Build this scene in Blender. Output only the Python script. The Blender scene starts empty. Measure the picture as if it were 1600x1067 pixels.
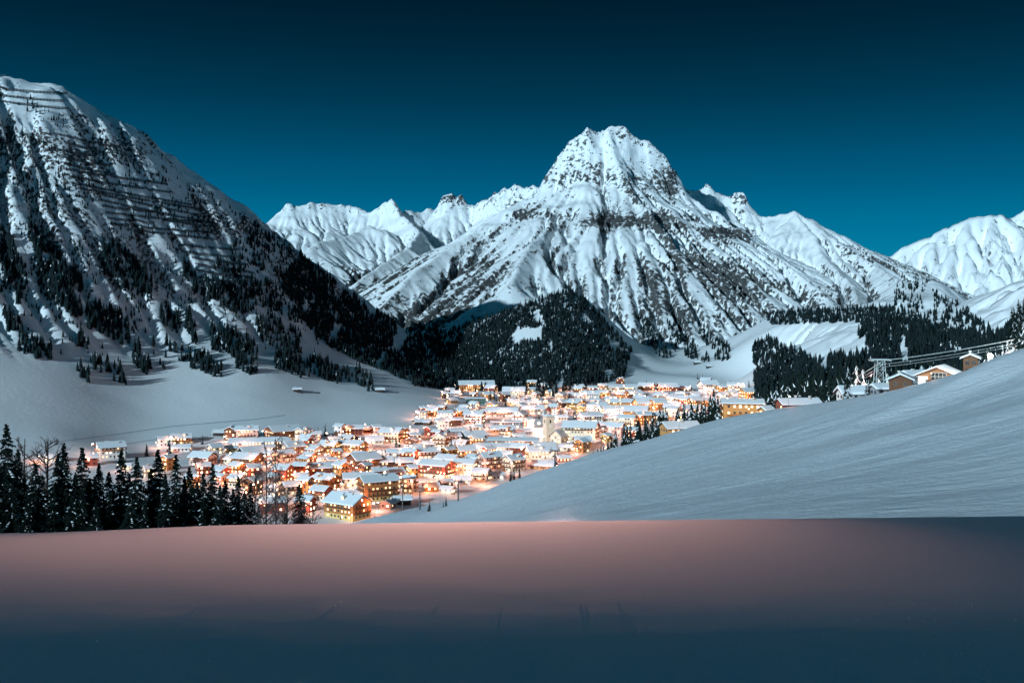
import bpy, math, random, time
import numpy as np
T0 = time.time()
random.seed(7); RNG = np.random.default_rng(7)
C = bpy.context.scene.collection
S = bpy.context.scene

# ------------------------------------------------------------------ camera
F, CX, HY, CZ = 1555.0, 800.0, 496.0, 112.0      # focal length and horizon of the photograph, camera height over the valley
cd = bpy.data.cameras.new('camera'); cam = bpy.data.objects.new('camera', cd); C.objects.link(cam)
cd.sensor_width = 36; cd.lens = 36 * F / 1600; cd.shift_y = -(533.5 - HY) / 1600
cd.clip_start = 0.5; cd.clip_end = 20000
cam.location = (0, 0, CZ); cam.rotation_euler = (math.pi / 2, 0, 0)
S.camera = cam

# ------------------------------------------------------------------ night sky and moon
W = bpy.data.worlds.new('World'); S.world = W; W.use_nodes = True
nt = W.node_tree; nt.nodes.clear()
out = nt.nodes.new('ShaderNodeOutputWorld'); bg = nt.nodes.new('ShaderNodeBackground')
tc = nt.nodes.new('ShaderNodeTexCoord'); sp = nt.nodes.new('ShaderNodeSeparateXYZ')
rp = nt.nodes.new('ShaderNodeValToRGB')
nt.links.new(tc.outputs['Generated'], sp.inputs[0]); nt.links.new(sp.outputs['Z'], rp.inputs[0])
nt.links.new(rp.outputs[0], bg.inputs[0]); nt.links.new(bg.outputs[0], out.inputs[0])
bg.inputs[1].default_value = 1.0
SKY = [(0.0, (0.003, .245, .43)), (0.045, (.002, .220, .39)), (0.09, (.0, .165, .31)), (.125, (.0, .112, .23)),
       (.17, (.0, .068, .142)), (.21, (.0, .040, .084)), (.26, (.0, .021, .045)), (.31, (.0, .011, .024)), (.55, (.002, .026, .048)), (1.0, (.004, .050, .085))]
el = rp.color_ramp.elements
el[0].position = SKY[0][0]; el[0].color = (*SKY[0][1], 1)
el[1].position = 1.0; el[1].color = (*SKY[-1][1], 1)
for p_, c_ in SKY[1:-1]:
    e = el.new(p_); e.color = (*c_, 1)

MOON_EL, MOON_AZ = math.radians(14.5), math.radians(216)   # azimuth clockwise from the view direction (+Y)
md = np.array([math.sin(MOON_AZ) * math.cos(MOON_EL), math.cos(MOON_AZ) * math.cos(MOON_EL), math.sin(MOON_EL)])
sd = bpy.data.lights.new('moon', 'SUN'); sd.energy = 4.2; sd.angle = math.radians(0.55); sd.color = (.62, .86, 1.0)
sun = bpy.data.objects.new('moon', sd); C.objects.link(sun)
from mathutils import Vector
sun.rotation_euler = Vector(md.tolist()).to_track_quat('Z', 'Y').to_euler()

S.view_settings.view_transform = 'Standard'; S.view_settings.look = 'None'
S.view_settings.exposure = 0; S.view_settings.gamma = 1; S.view_settings.use_curve_mapping = False
S.cycles.use_light_tree = True; S.cycles.max_bounces = 4; S.cycles.diffuse_bounces = 2; S.cycles.glossy_bounces = 2
S.cycles.transparent_max_bounces = 6; S.cycles.sample_clamp_indirect = 3.0; S.cycles.use_denoising = True
S.cycles.caustics_reflective = False; S.cycles.caustics_refractive = False

# ------------------------------------------------------------------ helpers
def P(px, py, D):
    """point of the place seen at a pixel of the photograph, D metres in front of the camera"""
    return np.array([(px - CX) / F * D, D, CZ - (py - HY) / F * D])

def tag(o, label=None, cat=None, group=None, kind=None):
    if label: o['label'] = label
    if cat: o['category'] = cat
    if group: o['group'] = group
    if kind: o['kind'] = kind
    return o

_perm = np.random.default_rng(3).permutation(512).astype(np.int32); _perm = np.concatenate([_perm, _perm])
_ga = np.random.default_rng(4).uniform(0, 2 * np.pi, 512); _gx, _gy = np.cos(_ga), np.sin(_ga)
def perlin(x, y):
    x = np.asarray(x, float); y = np.asarray(y, float)
    xi = np.floor(x).astype(np.int64); yi = np.floor(y).astype(np.int64)
    xf = x - xi; yf = y - yi; xi = (xi & 511).astype(np.int32); yi = (yi & 511).astype(np.int32)
    u = xf * xf * xf * (xf * (xf * 6 - 15) + 10); v = yf * yf * yf * (yf * (yf * 6 - 15) + 10)
    def g(ix, iy, dx, dy):
        h = _perm[_perm[ix & 511] + (iy & 511)] & 511
        return _gx[h] * dx + _gy[h] * dy
    a = g(xi, yi, xf, yf); b = g(xi + 1, yi, xf - 1, yf)
    c = g(xi, yi + 1, xf, yf - 1); d = g(xi + 1, yi + 1, xf - 1, yf - 1)
    return (a + u * (b - a)) * (1 - v) + (c + u * (d - c)) * v
def fbm(x, y, o=5, g=.5, l=2.03):
    s = 0; a = 1; n = 0
    for i in range(o):
        s = s + a * perlin(x + 17.3 * i, y + 5.1 * i); n += a; a *= g; x = x * l; y = y * l
    return s / n * 1.5
def ridged(x, y, o=5, g=.5, l=2.07):
    s = 0; a = 1; n = 0
    for i in range(o):
        s = s + a * (1 - 2.2 * np.abs(perlin(x + 9.7 * i, y + 3.3 * i))); n += a; a *= g; x = x * l; y = y * l
    return s / n
def sstep(a, b, x):
    t = np.clip((x - a) / (b - a), 0, 1); return t * t * (3 - 2 * t)

class Grid:
    """a regular height field"""
    def __init__(s, x0, x1, y0, y1, st):
        s.x0, s.y0, s.st = x0, y0, st
        s.xs = np.arange(x0, x1 + .1 * st, st); s.ys = np.arange(y0, y1 + .1 * st, st)
        s.X, s.Y = np.meshgrid(s.xs, s.ys); s.Z = np.zeros_like(s.X)
    def h(s, x, y, A=None):
        A = s.Z if A is None else A
        fx = (np.asarray(x, float) - s.x0) / s.st; fy = (np.asarray(y, float) - s.y0) / s.st
        ok = (fx >= 0) & (fy >= 0) & (fx < len(s.xs) - 1) & (fy < len(s.ys) - 1)
        ix = np.clip(np.floor(fx), 0, len(s.xs) - 2).astype(int); iy = np.clip(np.floor(fy), 0, len(s.ys) - 2).astype(int)
        u = fx - ix; v = fy - iy
        z = (A[iy, ix] * (1 - u) + A[iy, ix + 1] * u) * (1 - v) + (A[iy + 1, ix] * (1 - u) + A[iy + 1, ix + 1] * u) * v
        return np.where(ok, z, -1e9)

def rbf(pts, X, Y, smooth=0.0, sc=300.0):
    """thin plate surface through (x, y, z) points"""
    pts = np.asarray(pts, float); n = len(pts); xy = pts[:, :2] / sc
    def phi(r2): return .5 * r2 * np.log(r2 + 1e-12)
    d2 = ((xy[:, None] - xy[None]) ** 2).sum(-1)
    A = np.zeros((n + 3, n + 3)); A[:n, :n] = phi(d2) + smooth * np.eye(n)
    A[:n, n] = 1; A[:n, n + 1:] = xy; A[n:, :n] = A[:n, n:].T
    b = np.zeros(n + 3); b[:n] = pts[:, 2]
    w = np.linalg.solve(A, b)
    x = X.ravel() / sc; y = Y.ravel() / sc
    z = w[n] + w[n + 1] * x + w[n + 2] * y
    for i in range(n): z = z + w[i] * phi((x - xy[i, 0]) ** 2 + (y - xy[i, 1]) ** 2)
    return z.reshape(X.shape)

def blur(Z, n=1):
    for _ in range(n):
        Zp = np.pad(Z, 1, 'edge')
        Z = (Zp[:-2, 1:-1] + Zp[2:, 1:-1] + Zp[1:-1, :-2] + Zp[1:-1, 2:] + 4 * Zp[1:-1, 1:-1]) / 8
    return Z

def erode(G, mask, batches, n, steps, cap=7., er=.32, dep=.28, seed=1):
    """water droplets running down a height field, many at once; returns the wear map"""
    rng = np.random.default_rng(seed); Z = G.Z / G.st; H, Wd = Z.shape; wear = np.zeros_like(Z)
    for b in range(batches):
        x = rng.uniform(1, Wd - 3, n); y = rng.uniform(1, H - 3, n); dx = np.zeros(n); dy = np.zeros(n)
        vel = np.ones(n); wat = np.ones(n); sed = np.zeros(n)
        for k in range(steps):
            ix = x.astype(int); iy = y.astype(int); u = x - ix; v = y - iy
            a = Z[iy, ix]; bq = Z[iy, ix + 1]; c = Z[iy + 1, ix]; d = Z[iy + 1, ix + 1]
            h = (a * (1 - u) + bq * u) * (1 - v) + (c * (1 - u) + d * u) * v
            gx = (bq - a) * (1 - v) + (d - c) * v; gy = (c - a) * (1 - u) + (d - bq) * u
            dx = dx * .12 - gx * .88; dy = dy * .12 - gy * .88
            L = np.sqrt(dx * dx + dy * dy) + 1e-9; dx /= L; dy /= L
            nx = np.clip(x + dx, 1, Wd - 3); ny = np.clip(y + dy, 1, H - 3)
            jx = nx.astype(int); jy = ny.astype(int); uu = nx - jx; vv = ny - jy
            h2 = (Z[jy, jx] * (1 - uu) + Z[jy, jx + 1] * uu) * (1 - vv) + (Z[jy + 1, jx] * (1 - uu) + Z[jy + 1, jx + 1] * uu) * vv
            dh = h2 - h
            cp = np.maximum(-dh, .01) * vel * wat * cap
            up = (dh > 0); over = sed > cp
            amt = np.where(up, np.minimum(sed, dh), np.where(over, (sed - cp) * dep, -np.minimum((cp - sed) * er, -np.minimum(dh, 0))))
            amt = amt * mask[iy, ix]
            sed = np.maximum(sed - amt, 0)
            idx = iy * Wd + ix
            up_ = np.bincount(np.concatenate([idx, idx + 1, idx + Wd, idx + Wd + 1]),
                              np.concatenate([amt * (1 - u) * (1 - v), amt * u * (1 - v), amt * (1 - u) * v, amt * u * v]), minlength=H * Wd)
            up_ = np.clip(up_, -.12, .12)
            Z = Z + up_.reshape(H, Wd); wear = wear + np.minimum(up_, 0).reshape(H, Wd)
            vel = np.sqrt(np.maximum(vel * vel - dh * 2, .05)); vel = np.minimum(vel, 4); wat *= .985
            x, y = nx, ny
    G.Z = Z * G.st
    return -wear

def grid_mesh(name, G, mat, attrs=None, keep=None, smooth=True):
    H, Wd = G.Z.shape
    co = np.stack([G.X, G.Y, G.Z], -1).reshape(-1, 3)
    i = np.arange(H * Wd).reshape(H, Wd)
    q = np.stack([i[:-1, :-1], i[:-1, 1:], i[1:, 1:], i[1:, :-1]], -1).reshape(-1, 4)
    if keep is not None:
        k = (keep[:-1, :-1] | keep[:-1, 1:] | keep[1:, 1:] | keep[1:, :-1]).ravel(); q = q[k]
        used = np.zeros(H * Wd, bool); used[q.ravel()] = True
        remap = np.cumsum(used) - 1; co = co[used]; q = remap[q]
        attrs = {k_: v_.ravel()[used] for k_, v_ in (attrs or {}).items()}
    return raw_mesh(name, co, q, mat, attrs, smooth)

def raw_mesh(name, co, quads, mat, attrs=None, smooth=True, parent=None):
    me = bpy.data.meshes.new(name)
    co = np.asarray(co, np.float32); quads = np.asarray(quads, np.int32)
    n = quads.shape[1]
    me.vertices.add(len(co)); me.vertices.foreach_set('co', co.ravel())
    me.loops.add(quads.size); me.loops.foreach_set('vertex_index', quads.ravel())
    me.polygons.add(len(quads)); me.polygons.foreach_set('loop_start', np.arange(len(quads), dtype=np.int32) * n)
    me.update(calc_edges=True)
    if smooth: me.polygons.foreach_set('use_smooth', np.ones(len(quads), bool))
    for k, v in (attrs or {}).items():
        a = me.attributes.new(k, 'FLOAT', 'POINT'); a.data.foreach_set('value', np.asarray(v, np.float32).ravel())
    for m in (mat if isinstance(mat, (list, tuple)) else [mat]): me.materials.append(m)
    o = bpy.data.objects.new(name, me); C.objects.link(o)
    if parent is not None: o.parent = parent
    return o

# ------------------------------------------------------------------ materials
def newmat(name):
    m = bpy.data.materials.new(name); m.use_nodes = True
    n = m.node_tree.nodes; b = n['Principled BSDF']; return m, m.node_tree, b
def simple(name, col, rough=.8, emit=None, es=0, spec=.3, metal=0, bump=0, bscale=5, var=0):
    m, t, b = newmat(name)
    b.inputs['Base Color'].default_value = (*col, 1); b.inputs['Roughness'].default_value = rough
    b.inputs['Specular IOR Level'].default_value = spec; b.inputs['Metallic'].default_value = metal
    if emit: b.inputs['Emission Color'].default_value = (*emit, 1); b.inputs['Emission Strength'].default_value = es
    if bump or var:
        tcn = t.nodes.new('ShaderNodeTexCoord'); nz = t.nodes.new('ShaderNodeTexNoise'); nz.inputs['Scale'].default_value = bscale; nz.inputs['Detail'].default_value = 4
        t.links.new(tcn.outputs['Object'], nz.inputs['Vector'])
        if bump:
            bp = t.nodes.new('ShaderNodeBump'); bp.inputs['Strength'].default_value = bump; bp.inputs['Distance'].default_value = .1
            t.links.new(nz.outputs['Fac'], bp.inputs['Height']); t.links.new(bp.outputs[0], b.inputs['Normal'])
        if var:
            mx = t.nodes.new('ShaderNodeMix'); mx.data_type = 'RGBA'
            mx.inputs[6].default_value = (*[c * (1 - var) for c in col], 1); mx.inputs[7].default_value = (*[min(1, c * (1 + var)) for c in col], 1)
            t.links.new(nz.outputs['Fac'], mx.inputs[0]); t.links.new(mx.outputs[2], b.inputs['Base Color'])
    m.cycles.emission_sampling = 'NONE'
    return m

def snow_rock(name, rock=(.035, .040, .046), rock2=(.11, .105, .10), snow=(.86, .88, .90), fine=.06, med=.02, bumpd=2.5, soft=.08, amp=1.7, spec=.25, brough=.6):
    """snow with rock and scrub where the 'rock' attribute and a fine noise say so"""
    m, t, b = newmat(name); N = t.nodes; L = t.links
    tcn = N.new('ShaderNodeTexCoord'); at = N.new('ShaderNodeAttribute'); at.attribute_name = 'rock'
    n1 = N.new('ShaderNodeTexNoise'); n1.inputs['Scale'].default_value = fine; n1.inputs['Detail'].default_value = 6; n1.inputs['Roughness'].default_value = .65
    n2 = N.new('ShaderNodeTexNoise'); n2.inputs['Scale'].default_value = med; n2.inputs['Detail'].default_value = 4
    for n in (n1, n2): L.new(tcn.outputs['Object'], n.inputs['Vector'])
    ad = N.new('ShaderNodeMath'); ad.operation = 'MULTIPLY_ADD'; ad.inputs[1].default_value = amp; L.new(n1.outputs['Fac'], ad.inputs[0]); L.new(at.outputs['Fac'], ad.inputs[2])
    ad2 = N.new('ShaderNodeMath'); ad2.operation = 'MULTIPLY_ADD'; ad2.inputs[1].default_value = .5; L.new(n2.outputs['Fac'], ad2.inputs[0]); L.new(ad.outputs[0], ad2.inputs[2])
    mr = N.new('ShaderNodeMapRange'); mr.interpolation_type = 'SMOOTHSTEP'
    mr.inputs['From Min'].default_value = amp * .5 + .75 - soft; mr.inputs['From Max'].default_value = amp * .5 + .75 + soft; L.new(ad2.outputs[0], mr.inputs['Value'])
    rc = N.new('ShaderNodeMix'); rc.data_type = 'RGBA'; rc.inputs[6].default_value = (*rock, 1); rc.inputs[7].default_value = (*rock2, 1)
    n3 = N.new('ShaderNodeTexNoise'); n3.inputs['Scale'].default_value = fine * 1.7; n3.inputs['Detail'].default_value = 3; L.new(tcn.outputs['Object'], n3.inputs['Vector'])
    L.new(n3.outputs['Fac'], rc.inputs[0])
    mx = N.new('ShaderNodeMix'); mx.data_type = 'RGBA'; mx.inputs[6].default_value = (*snow, 1)
    L.new(rc.outputs[2], mx.inputs[7]); L.new(mr.outputs[0], mx.inputs[0]); L.new(mx.outputs[2], b.inputs['Base Color'])
    b.inputs['Roughness'].default_value = brough; b.inputs['Specular IOR Level'].default_value = spec
    bp = N.new('ShaderNodeBump'); bp.inputs['Strength'].default_value = .55; bp.inputs['Distance'].default_value = bumpd
    hm = N.new('ShaderNodeMath'); hm.operation = 'MULTIPLY_ADD'; hm.inputs[1].default_value = .85; hm.inputs[2].default_value = .12; L.new(mr.outputs[0], hm.inputs[0])
    hh = N.new('ShaderNodeMath'); hh.operation = 'MULTIPLY'; L.new(hm.outputs[0], hh.inputs[0]); L.new(ad2.outputs[0], hh.inputs[1]); L.new(hh.outputs[0], bp.inputs['Height']); L.new(bp.outputs[0], b.inputs['Normal'])
    return m
# ================================================================== TERRAIN
# ---- main massif: height field grown from its crest lines, then worn by water
GM = Grid(-1750, 2900, 1750, 5200, 6.0)
def crest(pts, prof, warp=1.0):
    """height field of one crest polyline of (px, py, D) points"""
    w = [P(*p[:3]) for p in pts]; best = np.full_like(GM.X, -1e9)
    for k in range(len(w) - 1):
        a, b = w[k], w[k + 1]; ex, ey = b[0] - a[0], b[1] - a[1]; L2 = ex * ex + ey * ey
        t = np.clip(((WX - a[0]) * ex + (WY - a[1]) * ey) / L2, 0, 1)
        d = np.hypot(WX - a[0] - t * ex, WY - a[1] - t * ey)
        best = np.maximum(best, a[2] + t * (b[2] - a[2]) - prof(d))
    return best
nx_, ny_ = GM.X / 420, GM.Y / 420
WX = GM.X + 20 * fbm(nx_, ny_, 4); WY = GM.Y + 34 * fbm(nx_ + 40, ny_ + 11, 4)
def prof(steep, cliff, s1, s2, far):
    return lambda d: -6 * np.exp(-d / 16.) + np.where(d < cliff, steep * d, steep * cliff + s1 * (d - cliff) - np.where(d > far, (s1 - s2) * (d - far), 0))
pk = prof(1.45, 110, .60, .42, 800); sh = prof(.75, 60, .55, .35, 600); lo = prof(.55, 50, .5, .3, 500)
layers = [
    crest([(858, 274, 2900), (868, 242, 2930), (890, 219, 2950), (920, 196, 2960), (938, 202, 2980), (958, 190, 3000), (978, 200, 3000), (1008, 214, 3000), (1036, 232, 3000), (1052, 262, 3010)], pk),
    crest([(955, 200, 2990), (966, 244, 2870), (986, 284, 2770), (1012, 312, 2670), (1045, 350, 2540)], prof(1.15, 60, .62, .42, 700)),
    crest([(857, 290, 2900), (815, 300, 2880), (762, 330, 2800), (700, 372, 2650), (640, 415, 2450), (585, 470, 2250)], prof(.62, 40, .56, .35, 700)),
    crest([(1046, 262, 3010), (1062, 292, 3000), (1110, 318, 2900), (1160, 352, 2800), (1215, 395, 2650), (1290, 440, 2420)], prof(.8, 40, .55, .4, 600)),
    crest([(870, 330, 2750), (830, 372, 2500), (800, 430, 2250)], prof(.6, 40, .5, .4, 400)),
    crest([(1070, 292, 3350), (1100, 283, 3400), (1122, 297, 3400), (1140, 302, 3400), (1160, 296, 3380), (1168, 310, 3370), (1190, 337, 3350)], prof(1.3, 60, .6, .4, 500)),
    crest([(1185, 336, 3350), (1215, 329, 3300), (1243, 327, 3250), (1262, 345, 3180), (1300, 370, 3050), (1365, 408, 2850), (1405, 430, 2600), (1450, 436, 2380), (1500, 470, 2250), (1560, 522, 2100)], prof(.62, 40, .5, .36, 600)),
    crest([(1240, 330, 3250), (1290, 400, 2900), (1330, 440, 2600), (1350, 475, 2350)], lo),
    # left ranges behind
    crest([(405, 360, 3600), (430, 335, 3650), (455, 312, 3700), (490, 316, 3750), (540, 324, 3800), (575, 321, 3800), (612, 312, 3800), (628, 328, 3800), (655, 330, 3850), (685, 322, 3900)], prof(.95, 90, .55, .4, 600)),
    crest([(612, 314, 3800), (640, 345, 3600), (655, 362, 3450), (640, 392, 3200)], prof(.9, 60, .5, .35, 400)),
    crest([(575, 350, 3500), (530, 372, 3350), (480, 385, 3200)], lo),
    crest([(682, 324, 3800), (694, 306, 3800), (706, 300, 3800), (722, 303, 3800), (735, 318, 3800), (760, 312, 3750), (790, 296, 3700), (806, 288, 3700), (818, 296, 3680), (860, 300, 3600)], prof(1.5, 70, .6, .4, 500)),
    crest([(640, 392, 3200), (560, 440, 2900), (590, 470, 2600)], lo),
]
Z = layers[0]
for l in layers[1:]:
    k = 14.0; Z = np.maximum(Z, l) + 6 * np.exp(-np.abs(Z - l) / k) - 3
GM.Z = Z
hi = sstep(150, 420, GM.Z)
GM.Z += (6 + 24 * hi) * (ridged(GM.X / 330, GM.Y / 330, 5) - .45) * sstep(-50, 140, GM.Z)
GM.Z += (1.5 + 3 * hi) * fbm(GM.X / 60, GM.Y / 60, 3)
_th = np.arctan2(GM.X - 300, 2990 - GM.Y); _r = np.hypot(GM.X - 300, GM.Y - 2990)
_tw = _th + .10 * fbm(GM.X / 300, GM.Y / 300, 3)
STR = ridged(_tw * 13, _r / 420, 4, g=.6)                       # runnels that fan out from the summit
lowM = sstep(430, 260, GM.Z) * sstep(-20, 90, GM.Z)
GM.Z += 7 * (STR - .4) * lowM
led = sstep(-.15, .4, fbm(GM.X / 300 + 9, GM.Y / 300, 3)) * sstep(260, 380, GM.Z)
GM.Z += 5.5 * led * np.sin(GM.Z / 9. + 2.2 * fbm(GM.X / 130, GM.Y / 130, 3))      # ledges
wearM = erode(GM, .13 * sstep(60, 140, GM.Z + 60) * (1 - .6 * sstep(480, 560, GM.Z)), 9, 30000, 70, seed=5)
GM.Z += 2.6 * fbm(GM.X / 24, GM.Y / 24, 3) * hi
GM.Z += 32 * sstep(450, 540, GM.Z) * (ridged(GM.X / 85, GM.Y / 85, 5) - .55)
GM.Z += 26 * np.exp(-((GM.X - 305) ** 2 + (GM.Y - 2998) ** 2) / 62. ** 2) + 14 * np.exp(-((GM.X - 225) ** 2 + (GM.Y - 2955) ** 2) / 34. ** 2) + 20 * np.exp(-((GM.X - 430) ** 2 + (GM.Y - 3005) ** 2) / 48. ** 2) + 10 * np.exp(-((GM.X - 165) ** 2 + (GM.Y - 2940) ** 2) / 30. ** 2) - 9 * np.exp(-((GM.X - 264) ** 2 + (GM.Y - 2980) ** 2) / 26. ** 2)
# side ravines of the lower flanks run straight down the fall line
def slope_of(G):
    gy, gx = np.gradient(G.Z, G.st); return np.hypot(gx, gy), gx, gy

# ---- far right mountain and the one behind it
GR = Grid(900, 4400, 2500, 6400, 14.0)
WX = GR.X + 40 * fbm(GR.X / 500, GR.Y / 500, 3); WY = GR.Y
def crestR(pts, prof):
    global GM; keep = GM; GM = GR
    try: return crest(pts, prof)
    finally: GM = keep
zr = crestR([(1330, 425, 4700), (1372, 406, 4700), (1420, 383, 4700), (1470, 360, 4700), (1512, 346, 4700), (1540, 340, 4700), (1562, 337, 4700), (1585, 346, 4700), (1640, 372, 4700), (1760, 430, 4600)], prof(.62, 60, .62, .42, 700))
zr2 = crestR([(1560, 350, 5600), (1600, 332, 5600), (1680, 300, 5600), (1800, 330, 5600)], prof(.6, 60, .5, .4, 700))
GR.Z = np.maximum(zr, zr2); GR.Z += 45 * (ridged(GR.X / 420, GR.Y / 420, 5) - .5) + 9 * fbm(GR.X / 80, GR.Y / 80, 3)
wearR = erode(GR, np.ones_like(GR.Z), 8, 12000, 50, seed=6)

# ---- valley, lower slopes and the left mountain: one smooth surface through surveyed points
K = []
def k(px, py, D): K.append(P(px, py, D))
def kz(x, y, z): K.append(np.array([x, y, z], float))
# left mountain columns  px: (py, D) ...
for px, col in {
    -350: [(740, 640), (620, 730), (400, 850), (200, 960), (20, 1070)],
    -160: [(740, 690), (640, 780), (570, 835), (480, 890), (350, 970), (180, 1070), (60, 1150)],
    0: [(735, 720), (700, 765), (660, 810), (600, 870), (520, 940), (430, 1010), (330, 1080), (230, 1150), (130, 1230)],
    100: [(720, 765), (690, 805), (650, 860), (600, 915), (520, 990), (430, 1060), (330, 1130), (240, 1190), (163, 1250)],
    210: [(697, 850), (670, 890), (630, 945), (580, 1005), (500, 1080), (420, 1150), (330, 1220), (228, 1300)],
    320: [(684, 890), (660, 935), (620, 995), (570, 1065), (500, 1150), (430, 1220), (360, 1300), (293, 1370)],
    400: [(674, 925), (650, 970), (620, 1020), (570, 1100), (500, 1210), (430, 1310), (350, 1430)],
    500: [(660, 985), (640, 1030), (615, 1090), (570, 1210), (500, 1380), (425, 1540)],
    600: [(640, 1060), (605, 1190), (570, 1340), (530, 1500), (492, 1640)],
    700: [(617, 1260), (590, 1450), (560, 1600), (540, 1700)]}.items():
    for py, D in col: k(px, py, D)
# the crest falls away behind
for px, D, dz in [(-350, 1360, -140), (-160, 1440, -140), (0, 1520, -130), (100, 1540, -120), (210, 1590, -110), (320, 1660, -100), (400, 1730, -90), (500, 1840, -80), (600, 1930, -40), (700, 1900, 0)]:
    py = {-350: 20, -160: 60, 0: 130, 100: 163, 210: 228, 320: 293, 400: 350, 500: 425, 600: 492, 700: 540}[px]
    z = P(px, py, D - 280)[2] + dz; kz((px - CX) / F * D, D, max(z, -10))
# valley floor
for px, py in [(160, 724), (430, 692), (540, 686), (620, 692), (200, 760), (330, 750), (480, 745), (620, 735), (760, 720), (330, 830), (480, 815), (600, 800), (700, 770), (850, 720), (900, 690), (660, 655), (760, 655), (1000, 655), (860, 655)]:
    D = 112 * F / (py - HY); D *= 1 - .10 * max(0, (720 - py)) / 100; k(px, py, D)
for px, py, D in [(750, 616, 1330), (850, 628, 1260), (950, 616, 1380), (1050, 612, 1370), (1150, 614, 1300), (700, 608, 1380), (1080, 640, 1080), (1180, 650, 900)]: k(px, py, D)
# meadow, wooded knoll
for px, py, D in [(1000, 600, 1480), (1090, 592, 1520), (1180, 598, 1420), (1000, 570, 1660), (1100, 570, 1660), (1200, 580, 1540), (1010, 548, 1790), (1120, 556, 1780),
                  (890, 452, 1800), (850, 462, 1790), (800, 482, 1780), (750, 505, 1740), (715, 535, 1700), (925, 480, 1760), (955, 515, 1720), (985, 552, 1680),
                  (880, 540, 1560), (880, 600, 1400), (800, 560, 1560), (800, 596, 1450), (940, 590, 1460)]: k(px, py, D)
for x, y, z in [(100, 1960, 60), (200, 1930, 70), (-60, 1960, 45), (330, 2000, 45), (700, 2050, 40)]: kz(x, y, z)
# wooded hills on the right
for px, col in {1200: [(620, 860), (590, 1080), (560, 1400), (520, 1620), (497, 1800)], 1290: [(612, 800), (575, 1000), (530, 1340), (508, 1520), (494, 1700), (488, 1850)],
                1370: [(605, 780), (560, 1000), (520, 1300), (496, 1650), (476, 1860)], 1450: [(598, 760), (550, 980), (510, 1260), (470, 1640), (438, 1900)],
                1510: [(590, 730), (550, 900), (515, 1200), (492, 1600), (474, 1850)], 1570: [(570, 640), (545, 800), (535, 1100), (530, 1500), (532, 1800)],
                1680: [(520, 600), (470, 800), (440, 1000), (430, 1400)], 1800: [(500, 600), (420, 800), (380, 1100)]}.items():
    for py, D in col: k(px, py, D)
for x, y, z in [(300, 640, 14), (420, 560, 24), (200, 560, 2), (60, 480, -4), (-150, 430, -4), (-350, 430, -2), (-600, 420, 0), (300, 420, 10), (0, 350, -2),
                (500, 400, 50), (-300, 260, 0), (0, 240, 0), (300, 240, 10), (900, 2150, 60), (560, 2150, 60)]: kz(x, y, z)
GV = Grid(-1150, 1300, 240, 2180, 4.5)
GV.Z = rbf(K, GV.X, GV.Y, smooth=2e-4)
base = GV.Z.copy()
u_ = (GV.X / GV.Y) * F + CX                                   # bearing, as a column of the photograph
rough = sstep(62, 150, GV.Z) * sstep(760, 560, u_)            # the left mountain is broken rock and scrub
v_ = HY - (GV.Z - CZ) / GV.Y * F
for a_, b_, c_, d_ in ((225, 310, 120, 60), (345, 412, 70, 36), (40, 165, 90, 16)): rough = rough * (1 - .72 * np.exp(-((u_ - a_) / c_) ** 4 - ((v_ - b_) / d_) ** 4))
hillr = sstep(40, 90, GV.Z) * sstep(1150, 1260, u_)
GV.Z += rough * (20 * (ridged(GV.X / 150 + 3, GV.Y / 150, 5) - .5) + 9 * (ridged(GV.X / 47, GV.Y / 47, 4) - .5) + 5 * fbm(GV.X / 35, GV.Y / 35, 3))
GV.Z += hillr * (16 * (ridged(GV.X / 160, GV.Y / 160, 4) - .5))
GV.Z += (1 - rough) * 1.2 * fbm(GV.X / 110, GV.Y / 110, 3) * sstep(5, 30, GV.Z)
wearV = erode(GV, rough * .07 + hillr * .07, 8, 22000, 50, seed=8)
GV.Z += 2.6 * rough * fbm(GV.X / 14, GV.Y / 14, 3)

# ---- the near slope on the right with its chalets
Hk = []
def hk(px, py, D): Hk.append(P(px, py, D))
for px, py, D in [(500, 832, 470), (560, 818, 455), (620, 803, 445), (700, 790, 440), (770, 762, 435), (845, 735, 430), (920, 712, 425), (1000, 690, 420), (1100, 661, 415), (1190, 643, 405), (1300, 628, 390),
                  (1390, 615, 370), (1455, 603, 345), (1505, 588, 320), (1545, 572, 300), (1600, 554, 285), (1700, 515, 260), (1850, 470, 240),
                  (1200, 812, 105), (1200, 762, 155), (1200, 710, 235), (1200, 665, 330), (1600, 810, 85), (1600, 750, 115), (1600, 680, 155), (1600, 620, 205), (1600, 582, 245), (1850, 700, 110), (1850, 560, 180),
                  (1400, 812, 92), (1400, 750, 130), (1400, 680, 190), (1400, 635, 260), (900, 815, 150), (900, 780, 240), (900, 745, 330), (1040, 812, 125), (1040, 760, 200), (1040, 715, 300),
                  (700, 835, 250), (700, 812, 340), (560, 850, 350), (400, 880, 420), (300, 960, 250)]: hk(px, py, D)
Hk = [*Hk]
for px, py, D in [(620, 803, 445), (845, 735, 430), (1100, 661, 415), (1300, 628, 390), (1455, 603, 345), (1600, 554, 285), (1850, 470, 240)]:
    a = P(px, py, D); Hk.append(np.array([a[0] * (D + 45) / D, D + 45, a[2] - 9])); Hk.append(np.array([a[0] * (D + 110) / D, D + 110, a[2] - 34 ])); Hk.append(np.array([a[0] * (D + 220) / D, D + 220, a[2] - 75]))
GH = Grid(-260, 420, 46, 640, 2.0)
GH.Z = rbf(Hk, GH.X, GH.Y, smooth=1e-4, sc=100)
ua = GH.X / GH.Y
ang = .35
xr = GH.X * math.cos(ang) + GH.Y * math.sin(ang); yr = -GH.X * math.sin(ang) + GH.Y * math.cos(ang)
rip = sstep(60, 200, GH.Y)
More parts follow.
